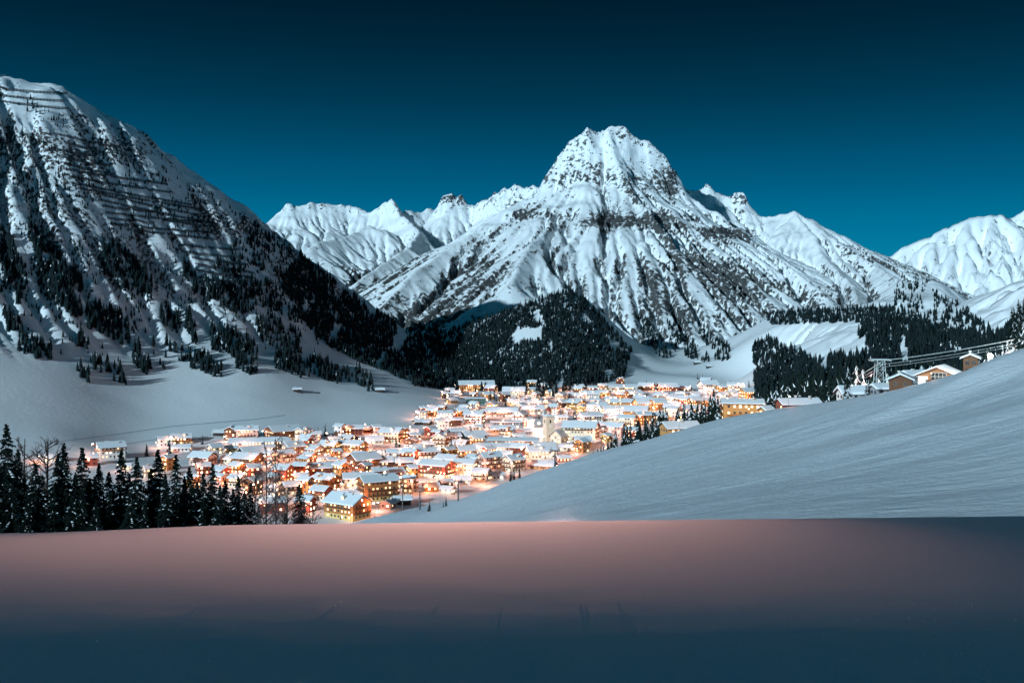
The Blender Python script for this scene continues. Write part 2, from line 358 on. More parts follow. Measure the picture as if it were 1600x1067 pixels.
GH.Z += .35 * fbm(xr / 26, yr / 7, 4) + (.06 + .06 * rip) * fbm(GH.X / 9, GH.Y / 3.5, 3) + .7 * fbm(xr / 60, yr / 18 + 4, 2)
ln = GH.Y - (250 + .55 * (GH.X - 90)) - 14 * fbm(GH.X / 70, GH.Y / 70, 2)                 # a wind lip running up to the crest
GH.Z += 1.6 * np.exp(-(ln / 9) ** 2) * sstep(40, 90, GH.X) * sstep(380, 300, GH.Y)

# ---- the snow field in front: convex, it hides its own far side; an unseen bank, added behind the camera, keeps the moon off it
def field_h(x, y):
    yy = np.maximum(y, 0); u = np.clip(x / np.maximum(y, 6), -1.2, 1.2)
    a = .050 + (-.011 * np.clip(u, -.6, .6) + .006 * sstep(-.25, -.5, u)) * sstep(12, 27, yy)
    y1 = np.minimum(yy, 45.); y2 = yy - y1
    z = CZ - 2.2 - a * yy - .00273 * y1 ** 2 - .245 * y2 - .0006 * y2 * y2
    return z + SHADE_BANK(x, y)
def SHADE_BANK(x, y):
    return 14.5 * sstep(-4, -24, y) * (1 - .8 * sstep(-34, -60, y))
def field_mesh(mat):
    ys = np.concatenate([np.linspace(-90, -4, 50), np.linspace(-3, 6, 20), 6 * (130 / 6) ** np.linspace(.01, 1, 260)])
    us = np.linspace(-1.0, 1.0, 240)
    Y, U = np.meshgrid(ys, us, indexing='ij')
    X = U * (np.maximum(Y, 0) * .78 + 16 + np.maximum(-Y, 0) * 2.0)
    Z = field_h(X, Y)
    Z = Z + .0011 * fbm(X / 1.9, Y / 1.1, 3) + .0025 * fbm(X / 14 + 7, Y / 12, 2)
    H, Wd = Z.shape; i = np.arange(H * Wd).reshape(H, Wd)
    q = np.stack([i[:-1, :-1], i[:-1, 1:], i[1:, 1:], i[1:, :-1]], -1).reshape(-1, 4)
    return raw_mesh('snow_field', np.stack([X, Y, Z], -1).reshape(-1, 3), q, mat)

slM, gxM, gyM = slope_of(GM); slV, gxV, gyV = slope_of(GV); slR, _, _ = slope_of(GR)
def curv(G, n):
    return (blur(G.Z, n) - G.Z)
# rock shows where it is steep and on ribs; lower flanks carry scrub in streaks down the fall line
cM = curv(GM, 6)
low = sstep(420, 250, GM.Z) * sstep(20, 110, GM.Z)
def patch(G, spots):
    u = G.X / G.Y * F + CX; v = HY - (G.Z - CZ) / G.Y * F; a = np.zeros_like(G.Z)
    for px, py, rx, ry, k_ in spots: a += k_ * np.exp(-((u - px) / rx) ** 2 - ((v - py) / ry) ** 2)
    return a
pM = fbm(GM.X / 260 + 5, GM.Y / 260, 4)
rockM = -.30 + .62 * np.clip(slM - .72, -.3, .8) + .05 * np.clip(-cM, -3, 3) + .30 * pM + lowM * (.16 + .55 * np.clip(pM + .1, -.6, .6) + .62 * (STR - .15))
rockM += patch(GM, [(825, 336, 32, 18, .95), (930, 343, 50, 12, .6), (1000, 346, 64, 14, .8), (1128, 366, 40, 15, .85), (880, 300, 20, 22, .3), (905, 265, 40, 26, .2), (990, 300, 26, 30, .5), (1045, 290, 18, 34, .6), (940, 285, 30, 20, .3), (1155, 318, 18, 18, .4), (705, 312, 20, 12, .35),
                     (960, 388, 120, 16, -.45), (740, 395, 60, 30, -.3), (770, 345, 50, 18, -.4), (1230, 400, 90, 30, -.6), (1300, 430, 90, 30, -.35), (560, 400, 90, 40, -.35), (980, 240, 40, 14, -.3)])
rockM = np.clip(rockM, -.6, .8)
rockR = np.clip(.9 * (slR - 1.02) - .10, -.6, .3)
cV = curv(GV, 5)
roughV = sstep(62, 150, GV.Z) * sstep(760, 560, u_)
rockV = -.6 + roughV * (.68 + .35 * (slV - .75) + .05 * np.clip(-cV, -2, 3) + .35 * fbm(GV.X / 120, GV.Y / 120, 3)) + hillr * (.35 + .4 * (slV - .6))
rockV += patch(GV, [(235, 315, 100, 50, -.34), (340, 410, 60, 34, -.34), (190, 240, 26, 12, .4), (262, 322, 40, 12, .35), (150, 290, 30, 30, .15), (40, 165, 80, 18, -.35), (25, 200, 60, 12, -.4), (195, 245, 30, 14, .5), (20, 225, 50, 16, .4), (330, 350, 50, 12, .3), (110, 450, 70, 60, -.3), (240, 470, 60, 40, -.3), (405, 410, 22, 30, -.4), (60, 520, 60, 20, -.4)])
rockV = np.clip(rockV, -.7, .55)
M_mount = snow_rock('mountain_snow_and_rock', fine=.085, med=.016, bumpd=6, amp=2.8, soft=.14)
M_far = snow_rock('far_snow', fine=.03, med=.008, bumpd=8, rock=(.12, .13, .14))
M_slope = snow_rock('slope_snow_and_scrub', rock=(.030, .034, .040), rock2=(.10, .085, .08), fine=.22, med=.03, bumpd=1.6, amp=2.4, soft=.12)
def hill_mat():
    m, t, b = newmat('hill_snow'); N = t.nodes; L = t.links; tcn = N.new('ShaderNodeTexCoord')
    mp = N.new('ShaderNodeMapping'); mp.inputs['Rotation'].default_value = (0, 0, -.3); mp.inputs['Scale'].default_value = (.10, .42, .3); L.new(tcn.outputs['Object'], mp.inputs['Vector'])
    n1 = N.new('ShaderNodeTexNoise'); n1.inputs['Scale'].default_value = 1.0; n1.inputs['Detail'].default_value = 8; n1.inputs['Roughness'].default_value = .62; L.new(mp.outputs[0], n1.inputs['Vector'])
    n2 = N.new('ShaderNodeTexNoise'); n2.inputs['Scale'].default_value = .55; n2.inputs['Detail'].default_value = 5; n2.inputs['Roughness'].default_value = .7; L.new(tcn.outputs['Object'], n2.inputs['Vector'])
    ad = N.new('ShaderNodeMath'); ad.operation = 'MULTIPLY_ADD'; ad.inputs[1].default_value = .5; L.new(n2.outputs['Fac'], ad.inputs[0]); L.new(n1.outputs['Fac'], ad.inputs[2])
    bp = N.new('ShaderNodeBump'); bp.inputs['Strength'].default_value = 1.0; bp.inputs['Distance'].default_value = .45; L.new(ad.outputs[0], bp.inputs['Height']); L.new(bp.outputs[0], b.inputs['Normal'])
    b.inputs['Base Color'].default_value = (.80, .85, .90, 1); b.inputs['Roughness'].default_value = .6; b.inputs['Specular IOR Level'].default_value = .25
    return m
M_hill = hill_mat()
def field_mat():
    m, t, b = newmat('field_snow'); N = t.nodes; L = t.links
    tcn = N.new('ShaderNodeTexCoord'); b.inputs['Base Color'].default_value = (.80, .83, .87, 1)
    b.inputs['Roughness'].default_value = .95; b.inputs['Specular IOR Level'].default_value = .0; b.inputs['IOR'].default_value = 1.5
    nz = N.new('ShaderNodeTexNoise'); nz.inputs['Scale'].default_value = 26; nz.inputs['Detail'].default_value = 5; L.new(tcn.outputs['Object'], nz.inputs['Vector'])
    bp = N.new('ShaderNodeBump'); bp.inputs['Strength'].default_value = .12; bp.inputs['Distance'].default_value = .005
    L.new(nz.outputs['Fac'], bp.inputs['Height']); L.new(bp.outputs[0], b.inputs['Normal'])
    n2 = N.new('ShaderNodeTexNoise'); n2.inputs['Scale'].default_value = 34; n2.inputs['Detail'].default_value = 6; n2.inputs['Roughness'].default_value = .8; L.new(tcn.outputs['Object'], n2.inputs['Vector'])
    mx = N.new('ShaderNodeMix'); mx.data_type = 'RGBA'; mx.inputs[6].default_value = (.62, .66, .71, 1); mx.inputs[7].default_value = (.93, .95, .97, 1)
    L.new(n2.outputs['Fac'], mx.inputs[0]); L.new(mx.outputs[2], b.inputs['Base Color'])
    return m
M_field = field_mat()
o = grid_mesh('mountain', GM, M_mount, {'rock': rockM}, keep=(GM.Z > 10)); tag(o, 'pyramid-shaped snowy rock mountain with its side ridges behind the village', kind='structure')
o = grid_mesh('far_mountain', GR, M_far, {'rock': rockR}, keep=(GR.Z > 0)); tag(o, 'rounded snowy mountain far off at the right edge', kind='structure')
keepV = (GV.Y > 470) | (GV.X < -60) | (np.abs(GV.X) < 320)
o = grid_mesh('valley_ground', GV, M_slope, {'rock': rockV}); tag(o, 'snowy valley floor rising into the dark left mountainside', kind='structure')
o = grid_mesh('hill', GH, M_hill, {'rock': np.full_like(GH.Z, -.9)}, keep=(GH.Z > GV.h(GH.X, GH.Y) - 6)); tag(o, 'smooth snowy slope on the right below the chalets', kind='structure')
o = field_mesh(M_field); tag(o, 'wide untouched snow field in the foreground', kind='structure')
print('terrain', time.time() - T0)
# ================================================================== placing things on the ground
def ground(x, y):
    z = np.maximum(np.maximum(GV.h(x, y), GH.h(x, y)), np.maximum(GM.h(x, y), GR.h(x, y)))
    y_ = np.asarray(y, float); f = field_h(np.asarray(x, float), y_)
    return np.where(y_ < 125, np.maximum(z, f), z)
def cast(px, py, near=200.):
    """where the ray through a pixel meets the ground"""
    px = np.atleast_1d(np.asarray(px, float)); py = np.atleast_1d(np.asarray(py, float))
    Ds = near * (5400 / near) ** np.linspace(0, 1, 620); got = np.full(px.shape, np.nan); prev = np.full(px.shape, 1e3); pD = near
    for D in Ds:
        x = (px - CX) / F * D; z = CZ - (py - HY) / F * D
        g = z - ground(x, np.full(px.shape, D))
        hit = (g < 0) & np.isnan(got)
        t = np.clip(prev / (prev - g + 1e-9), 0, 1); got[hit] = (pD + (D - pD) * t)[hit] if hit.any() else 0
        prev = g; pD = D
    x = (px - CX) / F * got
    return np.stack([x, got, np.where(np.isnan(got), np.nan, ground(np.nan_to_num(x), np.nan_to_num(got, nan=1000.)))], -1)

class MB:
    """collects simple shapes into one mesh"""
    def __init__(s): s.v = []; s.f = []; s.m = []
    def poly(s, pts, faces, mi=0):
        b = len(s.v); s.v += [tuple(p) for p in pts]
        for f in faces: s.f.append(tuple(b + i for i in f)); s.m.append(mi)
    def box(s, x0, x1, y0, y1, z0, z1, mi=0):
        s.poly([(x0, y0, z0), (x1, y0, z0), (x1, y1, z0), (x0, y1, z0), (x0, y0, z1), (x1, y0, z1), (x1, y1, z1), (x0, y1, z1)],
               [(0, 3, 2, 1), (4, 5, 6, 7), (0, 1, 5, 4), (1, 2, 6, 5), (2, 3, 7, 6), (3, 0, 4, 7)], mi)
    def tube(s, a, b, r0, r1=None, n=5, mi=0):
        r1 = r0 if r1 is None else r1; a = np.array(a, float); b = np.array(b, float); d = b - a; L = np.linalg.norm(d) + 1e-9; d /= L
        u = np.cross(d, (0, 0, 1) if abs(d[2]) < .9 else (1, 0, 0)); u /= np.linalg.norm(u); w = np.cross(d, u); k = len(s.v)
        for c, r in ((a, r0), (b, r1)):
            for i in range(n):
                t = 2 * math.pi * i / n; s.v.append(tuple(c + r * (math.cos(t) * u + math.sin(t) * w)))
        for i in range(n): s.f.append((k + i, k + (i + 1) % n, k + n + (i + 1) % n, k + n + i)); s.m.append(mi)
        s.f.append(tuple(k + n + i for i in range(n))); s.m.append(mi); s.f.append(tuple(k + n - 1 - i for i in range(n))); s.m.append(mi)
    def mesh(s, name, mats):
        me = bpy.data.meshes.new(name); me.from_pydata(s.v, [], s.f)
        for m in (mats if isinstance(mats, (list, tuple)) else [mats]): me.materials.append(m)
        if any(s.m): me.polygons.foreach_set('material_index', s.m)
        me.update(); return me
    def obj(s, name, mats, parent=None): return mobj(name, s.mesh(name, mats), parent)
def mobj(name, me, parent=None):
    o = bpy.data.objects.new(name, me); C.objects.link(o)
    if parent is not None: o.parent = parent
    return o
def empty(name, loc, rz=0, sc=1.0):
    o = bpy.data.objects.new(name, None); C.objects.link(o); o.empty_display_size = .5
    o.location = loc; o.rotation_euler = (0, 0, rz); o.scale = (sc, sc, sc); return o

def ordinal(n):
    if n > 99: return 'hundred-and-' + ordinal(n - 100) if n > 100 else 'hundredth'
    w = ['first', 'second', 'third', 'fourth', 'fifth', 'sixth', 'seventh', 'eighth', 'ninth', 'tenth', 'eleventh', 'twelfth', 'thirteenth', 'fourteenth', 'fifteenth', 'sixteenth', 'seventeenth', 'eighteenth', 'nineteenth', 'twentieth']
    if n <= 20: return w[n - 1]
    t = {2: 'twenty', 3: 'thirty', 4: 'forty', 5: 'fifty', 6: 'sixty', 7: 'seventy', 8: 'eighty', 9: 'ninety'}[n // 10]
    return t + '-' + w[n % 10 - 1] if n % 10 else {2: 'twentieth', 3: 'thirtieth', 4: 'fortieth', 5: 'fiftieth', 6: 'sixtieth', 7: 'seventieth', 8: 'eightieth', 9: 'ninetieth'}[n // 10]

# ================================================================== TREES
M_needle = simple('spruce_needles', (.012, .020, .017), .9, spec=.05, var=.5, bscale=.9)
M_needle_far = simple('spruce_needles_far', (.014, .024, .026), .95, spec=.03)
M_bark = simple('bark', (.030, .022, .018), .9, spec=.05, var=.4, bscale=6)
M_twig = simple('bare_twigs', (.11, .085, .085), .9, spec=.05)
M_snow = simple('snow', (.84, .87, .90), .7, spec=.25, bump=.4, bscale=2.5)

def near_spruce(seed, H=13.0, R=2.4):
    """trunk, crown of drooping twiggy branches, snow lying on some of them"""
    r = random.Random(seed); cr = MB(); sn = MB(); tr = MB()
    tr.tube((0, 0, -1.5), (0, 0, H * .5), .17, .10, 7); tr.tube((0, 0, H * .5), (0, 0, H * .98), .10, .02, 6)
    z = H * .05
    lean = r.uniform(0, 6.28)
    while z < H * .985:
        f = 1 - z / H
        Lb = R * (f ** .95) * r.uniform(.85, 1.12) + .08
        nb = 7 if f > .3 else 5
        ph = r.uniform(0, 6.28)
        for i in range(nb):
            if r.random() < .10: continue
            a = ph + i * 6.283 / nb + r.uniform(-.28, .28); L = Lb * r.uniform(.62, 1.18) * (1.12 if math.cos(a - lean) > .4 else 1)
            ca, sa = math.cos(a), math.sin(a); n = max(3, int(L / .26)); zz = z + r.uniform(-.12, .12)
            up = .42 if f < .15 else .12; dr = (.20 if f < .2 else .48) * L
            snowy = r.random() < .17
            for j in range(n):
                t = (j + .6) / n; d = L * t; h = zz + up * d * (1 - t) * 1.4 - dr * t * t + (.10 * L if t > .8 else 0) * (t - .8)
                wdt = (.34 * L * (1 - t) ** .55 * (.5 + t)) + .07
                for sgn in (-1, 1):
                    # side twig: a thin drooping blade
                    px_, py_ = ca * d, sa * d; ox, oy = -sa * sgn, ca * sgn; fw = wdt * r.uniform(.6, 1.25)
                    tx, ty = px_ + ox * fw + ca * fw * .7, py_ + oy * fw + sa * fw * .7; tz = h - fw * r.uniform(.25, .6)
                    bw = .075 + .05 * (1 - t)
                    cr.poly([(px_ - ca * bw, py_ - sa * bw, h + .03), (px_ + ca * bw, py_ + sa * bw, h), (tx, ty, tz), (px_ + ox * fw * .5, py_ + oy * fw * .5, h - .16 - fw * .45)], [(0, 1, 2), (0, 2, 3)])
                if snowy and .2 < t < .95 and r.random() < .55 and f > .08:
                    w2 = wdt * r.uniform(.25, .5); l2 = L / n * .7
                    cx_, cy_ = ca * d, sa * d
                    c4 = [(cx_ - ca * l2 - sa * w2 * k2 * .7, cy_ - sa * l2 + ca * w2 * k2 * .7, h + .035 - w2 * .22) for k2 in (-1, 1)]
                    c5 = [(cx_ + ca * l2 - sa * w2 * k2, cy_ + sa * l2 + ca * w2 * k2, h + .01 - w2 * .25) for k2 in (1, -1)]
                    sn.poly(c4 + c5 + [(cx_, cy_, h + .13)], [(0, 1, 4), (1, 2, 4), (2, 3, 4), (3, 0, 4)])
        z += max(.2, H * .021 * (.55 + f)) 
    return tr.mesh('trunk', M_bark), cr.mesh('crown', M_needle), sn.mesh('snow_load', M_snow)

def mid_spruce(seed, H=12.0, R=2.3, tiers=17, spokes=11, snow=.10):
    r = random.Random(seed); cr = MB(); tr = MB(); tr.tube((0, 0, -1.5), (0, 0, H * .9), .2, .05, 5)
    for k_ in range(tiers):
        f = k_ / (tiers - 1); z = H * (.07 + .88 * f); rr = R * (1 - f) ** .85 + .22; ph = r.uniform(0, 6.28); dz = H / tiers * 1.05
        for i in range(spokes):
            a = ph + 6.283 * (i + r.uniform(-.3, .3)) / spokes; q = rr * r.uniform(.6, 1.2); w = 3.4 / spokes * r.uniform(.8, 1.3)
            mi = 1 if r.random() < snow and f < .95 else 0
            p0 = (0, 0, z + dz * .9); p1 = (math.cos(a - w) * q * .72, math.sin(a - w) * q * .72, z - dz * .05); p2 = (math.cos(a) * q, math.sin(a) * q, z - dz * r.uniform(.1, .45)); p3 = (math.cos(a + w) * q * .72, math.sin(a + w) * q * .72, z - dz * .05)
            cr.poly([p0, p1, p2, p3], [(0, 1, 2), (0, 2, 3)], mi)
    cr.poly([(0, 0, H * 1.03), (.12, 0, H * .9), (-.06, .1, H * .9), (-.06, -.1, H * .9)], [(0, 1, 2), (0, 2, 3), (0, 3, 1)])
    return tr.mesh('trunk', M_bark), cr.mesh('crown', [M_needle, M_snow])

def bare_tree(seed, H=11.0, spread=.26, levels=3, nb=34, thin=.05):
    r = random.Random(seed); tr = MB(); cr = MB()
    tr.tube((0, 0, -1.5), (0, 0, H * .55), .15, .09, 6); tr.tube((0, 0, H * .55), (.1, 0, H), .09, .02, 5)
    for i in range(nb):
        z = H * (.22 + .75 * i / nb); a = r.uniform(0, 6.28); L = H * spread * (1 - .75 * (i / nb)) * r.uniform(.6, 1.2)
        el_ = r.uniform(.25, .8); d = np.array([math.cos(a) * math.cos(el_), math.sin(a) * math.cos(el_), math.sin(el_)])
        p = np.array([0, 0, z]); e = p + d * L; cr.tube(p, e, thin, thin * .4, 3)
        for j in range(6):
            t = r.uniform(.25, .95); q = p + d * L * t; d2 = d + np.array([r.uniform(-.9, .9), r.uniform(-.9, .9), r.uniform(-.2, .8)]); d2 /= np.linalg.norm(d2)
            e2 = q + d2 * L * .42 * r.uniform(.5, 1.2); cr.tube(q, e2, thin * .5, thin * .25, 3)
            for k_ in range(2):
                d3 = d2 + np.array([r.uniform(-.9, .9), r.uniform(-.9, .9), r.uniform(-.3, .7)]); d3 /= np.linalg.norm(d3); q3 = q + (e2 - q) * r.uniform(.4, .9)
                cr.tube(q3, q3 + d3 * L * .25, thin * .3, thin * .2, 3)
    return tr.mesh('trunk', M_bark), cr.mesh('branches', M_twig)

NEAR = [near_spruce(s, 18, R) for s, R in ((1, 4.3), (2, 3.7), (3, 4.7), (4, 4.0))]
MID = [mid_spruce(s, 12, R) for s, R in ((11, 2.3), (12, 2.0), (13, 2.6), (14, 1.8))]
MIDS = [mid_spruce(s, 12, R, snow=.28) for s, R in ((31, 2.3), (32, 2.0))]
BARE = [bare_tree(21), bare_tree(22, spread=.34, nb=44)]
def plant(name, kind, meshes, loc, rz, sc, label, group):
    t = empty(name, loc, rz, sc); tag(t, label, 'tree', group)
    for nm, me in zip(kind, meshes):
        o = mobj(nm, me, t)
        if nm == 'snow_load': o['kind'] = 'stuff'
    return t

# ---- the near row at the lower left: (px, py of the top, distance)
ROW = [(-60, 640, 88), (10, 660, 84), (38, 742, 96), (66, 740, 112), (92, 706, 100), (128, 697, 104), (100, 690, 92), (155, 722, 98), (148, 742, 110), (190, 700, 100), (214, 712, 88), (236, 730, 104), (247, 700, 96),
       (275, 708, 90), (296, 728, 108), (318, 735, 98), (332, 722, 100), (352, 748, 112), (372, 742, 102), (392, 752, 96), (20, 745, 82), (60, 760, 84), (172, 765, 90), (300, 760, 88), (372, 775, 88), (205, 765, 84), (262, 768, 86), (130, 765, 86), (468, 755, 100), (404, 790, 84), (446, 800, 92), (338, 778, 86)]
ROW += [(-30, 770, 80), (45, 772, 80), (85, 762, 90), (112, 772, 82), (150, 778, 80), (188, 770, 92), (226, 778, 82), (246, 770, 94), (284, 772, 92), (318, 778, 86), (354, 782, 92), (386, 788, 90), (-12, 700, 94), (28, 700, 100), (55, 722, 90), (118, 738, 88), (140, 745, 94), (170, 735, 92), (202, 738, 94), (258, 738, 88), (288, 742, 98), (308, 752, 94), (344, 756, 92), (364, 762, 96), (382, 768, 100)]
ROW.sort(key=lambda t: t[0])
r_ = random.Random(5)
desc = ['tall snow-dusted', 'slender dark', 'broad snow-laden', 'full dark green']
for i, (px, pt, D) in enumerate(ROW):
    x = (px - CX) / F * D; zt = CZ - (pt - HY) / F * D; zb = float(field_h(x, D)) - .3
    j = i % 4; sc = max(.35, (zt - zb) / 18.0)
    if px == 468: j = 2
    t = plant('spruce_tree', ('trunk', 'crown', 'snow_load'), NEAR[j], (x, D, zb), r_.uniform(0, 6.28), sc,
          '%s spruce, %s from the left in the near row below the snow field' % (desc[j], ordinal(i + 1)), 'spruces in the near row at the lower left')
    t.scale = (sc * 1.0, sc * 1.0, sc)
BR = [(36, 685, 110, 0, 'thin bare birch-like tree behind the leftmost spruces'), (73, 684, 112, 1, 'bare tree with a fine round crown between the left spruces'), (416, 690, 78, 0, 'left of two tall bare trunks rising over the village lights'),
      (431, 682, 80, 0, 'right of two tall bare trunks rising over the village lights'), (398, 735, 104, 1, 'low bare tree beside the two tall bare trunks'), (448, 760, 96, 1, 'twiggy bare tree left of the lone spruce'), (488, 790, 92, 1, 'small bare bush-like tree at the right end of the spruce row')]
for px, pt, D, j, lab in BR:
    x = (px - CX) / F * D; zt = CZ - (pt - HY) / F * D; zb = float(field_h(x, D)) - .3; sc = (zt - zb) / 11.0
    t = plant('bare_tree', ('trunk', 'branches'), BARE[j], (x, D, zb), r_.uniform(0, 6.28), sc, lab, 'bare trees in the near row')
    if px in (416, 431): t.scale = (sc * .55, sc * .55, sc)

# ---- woods on the slopes
def poly_pts(poly, n, rng):
    poly = np.array(poly, float); x0, y0 = poly.min(0); x1, y1 = poly.max(0); out = []
    while len(out) < n:
        p = rng.uniform((x0, y0), (x1, y1), (n * 2, 2)); c = np.zeros(len(p), bool); j = len(poly) - 1
        for i in range(len(poly)):
            xi, yi = poly[i]; xj, yj = poly[j]
            c ^= ((yi > p[:, 1]) != (yj > p[:, 1])) & (p[:, 0] < (xj - xi) * (p[:, 1] - yi) / (yj - yi + 1e-9) + xi); j = i
        out += list(p[c])
    return np.array(out[:n])
rg = np.random.default_rng(12)
def inside(p, poly):
    poly = np.array(poly, float); c = np.zeros(len(p), bool); j = len(poly) - 1
    for i in range(len(poly)):
        xi, yi = poly[i]; xj, yj = poly[j]
        c ^= ((yi > p[:, 1]) != (yj > p[:, 1])) & (p[:, 0] < (xj - xi) * (p[:, 1] - yi) / (yj - yi + 1e-9) + xi); j = i
    return c
woods = []                      # (points, height in metres)
def wood(poly, n, h=(10, 15), clump=0.0, sc=40., holes=()):
    p = poly_pts(poly, n, rg)
    if clump: p = p[fbm(p[:, 0] / sc + 3, p[:, 1] / sc * .6, 3) > clump - .5]
    for q in holes: p = p[~inside(p, q)]
    woods.append(np.column_stack([p, rg.uniform(h[0], h[1], len(p))]))
wood([(470, 400), (520, 442), (570, 478), (640, 512), (700, 543), (775, 578), (800, 604), (720, 612), (650, 604), (600, 580), (560, 566), (510, 540), (470, 500), (440, 440)], 4000, (8, 13), .20, 34)
wood([(400, 350), (440, 380), (480, 420), (500, 540), (440, 520), (380, 450), (330, 420)], 700, (8, 13), .45, 30)
knoll = [(700, 545), (770, 500), (850, 466), (890, 452), (932, 484), (988, 550), (975, 590), (930, 604), (880, 598), (840, 612), (760, 612), (700, 600)]
wood(knoll, 4600, (8, 13.5), .07, 26, holes=[[(800, 516), (846, 512), (846, 534), (800, 538)], [(952, 534), (968, 534), (968, 548), (952, 548)]])
wood([(640, 505), (700, 520), (760, 495), (830, 474), (790, 540), (700, 570)], 900, (8, 13), .1, 30)
wood([(870, 612), (880, 598), (920, 590), (935, 604), (900, 612)], 60, (9, 13))
wood([(992, 488), (1012, 500), (1035, 530), (1050, 560), (1030, 560), (1000, 520)], 120, (10, 15))
wood([(1040, 488), (1090, 510), (1140, 545), (1140, 568), (1090, 566), (1050, 548)], 330, (10, 15), .4, 20)
wood([(1190, 489), (1300, 484), (1395, 482), (1420, 505), (1345, 504), (1205, 508)], 650, (8, 13), .15, 30)
wood([(1175, 540), (1205, 530), (1240, 548), (1270, 565), (1335, 548), (1345, 505), (1420, 500), (1500, 520), (1560, 530), (1600, 515), (1600, 562), (1530, 580), (1450, 600), (1400, 616), (1300, 626), (1180, 622)], 4000, (8.5, 14), .22, 26,
     holes=[[(1315, 540), (1352, 528), (1356, 552), (1320, 562)]])
wood([(1395, 458), (1440, 444), (1500, 476), (1550, 526), (1480, 520), (1400, 500)], 300, (9, 13), .4, 18)
wood([(1570, 520), (1600, 495), (1640, 480), (1640, 570), (1565, 575)], 160, (14, 18))
wood([(1400, 432), (1460, 436), (1440, 452), (1400, 460)], 30, (8, 11))
# stands on the left mountainside
for x0, x1, y0, y1, n in [(0, 34, 366, 475, 110), (44, 66, 352, 402, 45), (58, 128, 392, 495, 190), (135, 200, 478, 536, 110), (5, 33, 490, 528, 30), (30, 80, 528, 565, 50), (120, 141, 530, 548, 12), (121, 141, 574, 596, 14), (160, 226, 382, 465, 100),
                          (207, 238, 415, 470, 40), (250, 282, 480, 520, 45), (287, 308, 415, 460, 40), (290, 306, 490, 538, 30), (315, 400, 440, 492, 130), (325, 402, 515, 565, 110), (297, 348, 560, 588, 40), (370, 402, 562, 586, 26), (207, 234, 542, 586, 34), (143, 187, 567, 586, 20),
                          (430, 482, 556, 590, 80), (484, 533, 562, 598, 80), (555, 582, 578, 612, 26), (532, 550, 575, 600, 12), (235, 330, 540, 570, 26), (170, 200, 588, 600, 8), (700, 760, 596, 612, 60), (820, 870, 600, 622, 50), (400, 470, 500, 552, 90)]:
    s_ = .32 * (x1 - x0)            # stands follow the fall line, down to the right
    pts = [(x0 - 0, y0), (x0 + s_, y0 - 2), (x1, y0 + (y1 - y0) * .45), (x1 + 2, y1), (x1 - s_ * .6, y1 + 2), (x0, y0 + (y1 - y0) * .6)]
    wood(pts, n, (9, 15))
wood([(0, 215), (150, 235), (300, 300), (420, 385), (520, 540), (400, 560), (200, 540), (0, 470)], 2600, (3.5, 8), .50, 38)
wood([(20, 140), (160, 215), (320, 295), (460, 400), (440, 400), (300, 310), (150, 230), (20, 165)], 120, (5, 8))
wood([(0, 480), (100, 500), (300, 570), (400, 575), (300, 590), (100, 560), (0, 520)], 40, (5, 10), .3)
# trees of the village and behind the chalets, one by one: (px, py of the foot, height px)
singles = [(229, 713, 22), (263, 706, 20), (265, 712, 24), (316, 694, 14), (497, 683, 18), (508, 682, 22), (480, 700, 14), (619, 699, 20), (624, 698, 18), (612, 728, 20), (619, 728, 18), (705, 703, 20), (711, 702, 18),
           (741, 636, 14), (748, 637, 16), (766, 626, 20), (772, 629, 22), (776, 634, 18), (790, 634, 16), (731, 633, 10), (712, 639, 9), (742, 667, 14), (756, 668, 16), (800, 640, 12), (832, 612, 18), (838, 616, 20), (845, 620, 22), (853, 618, 18), (846, 604, 14), (898, 655, 16), (842, 655, 12), (870, 608, 14), (880, 606, 12),
           (915, 640, 10), (935, 643, 10), (1010, 604, 12), (1000, 612, 12), (1090, 593, 12), (1098, 594, 11), (1170, 606, 14), (660, 797, 0)]
singles2 = [(671, 797, 14), (669, 800, 10), (697, 791, 16), (693, 793, 9), (798, 744, 16), (803, 742, 14), (812, 741, 12), (955, 700, 18), (962, 697, 22), (975, 694, 28), (985, 692, 30), (998, 690, 32), (1008, 690, 36), (1020, 688, 38), (1030, 684, 42), (1040, 682, 38), (1012, 694, 26), (1000, 696, 22), (1060, 676, 34), (1068, 674, 38), (1080, 673, 40), (1090, 670, 36),
            (1100, 667, 38), (1108, 665, 34), (1115, 662, 46), (1122, 660, 34), (1128, 656, 30), (1050, 680, 22), (943, 706, 16), (934, 710, 12), (927, 714, 10), (1320, 612, 14), (1325, 618, 16), (1357, 616, 26), (1354, 612, 20), (1170, 640, 20), (1178, 638, 26), (1186, 635, 30), (1196, 632, 32), (1205, 632, 30), (1213, 630, 34), (1160, 640, 16),
            (1225, 626, 40), (1238, 624, 42), (1250, 623, 46), (1262, 622, 44), (1272, 622, 46), (1284, 620, 44), (1296, 618, 42), (1306, 617, 44), (1313, 612, 40), (1325, 610, 42), (1338, 608, 44), (1348, 606, 36), (1362, 606, 30), (1372, 604, 26), (1386, 600, 24), (1400, 596, 26), (1412, 594, 24), (1425, 592, 22),
            (1566, 568, 34), (1574, 566, 38), (1582, 562, 44), (1592, 558, 50), (1600, 552, 56), (1545, 566, 24), (1440, 586, 24), (1455, 580, 26), (1540, 572, 30), (1556, 568, 28), (1505, 574, 24), (1520, 572, 26), (1490, 578, 22)]
allp = np.concatenate(woods); hit = cast(allp[:, 0], allp[:, 1])
ok = ~np.isnan(hit[:, 1]) & (hit[:, 1] > 560) & (hit[:, 1] < 3200)
W_ = np.column_stack([hit, allp[:, 2], allp[:, 0]])[ok]
app = W_[:, 3] / W_[:, 1]                      # apparent size
order = np.argsort(-app); n_ind = 50
ind, rest = W_[order[:n_ind]], W_[order[n_ind:]]
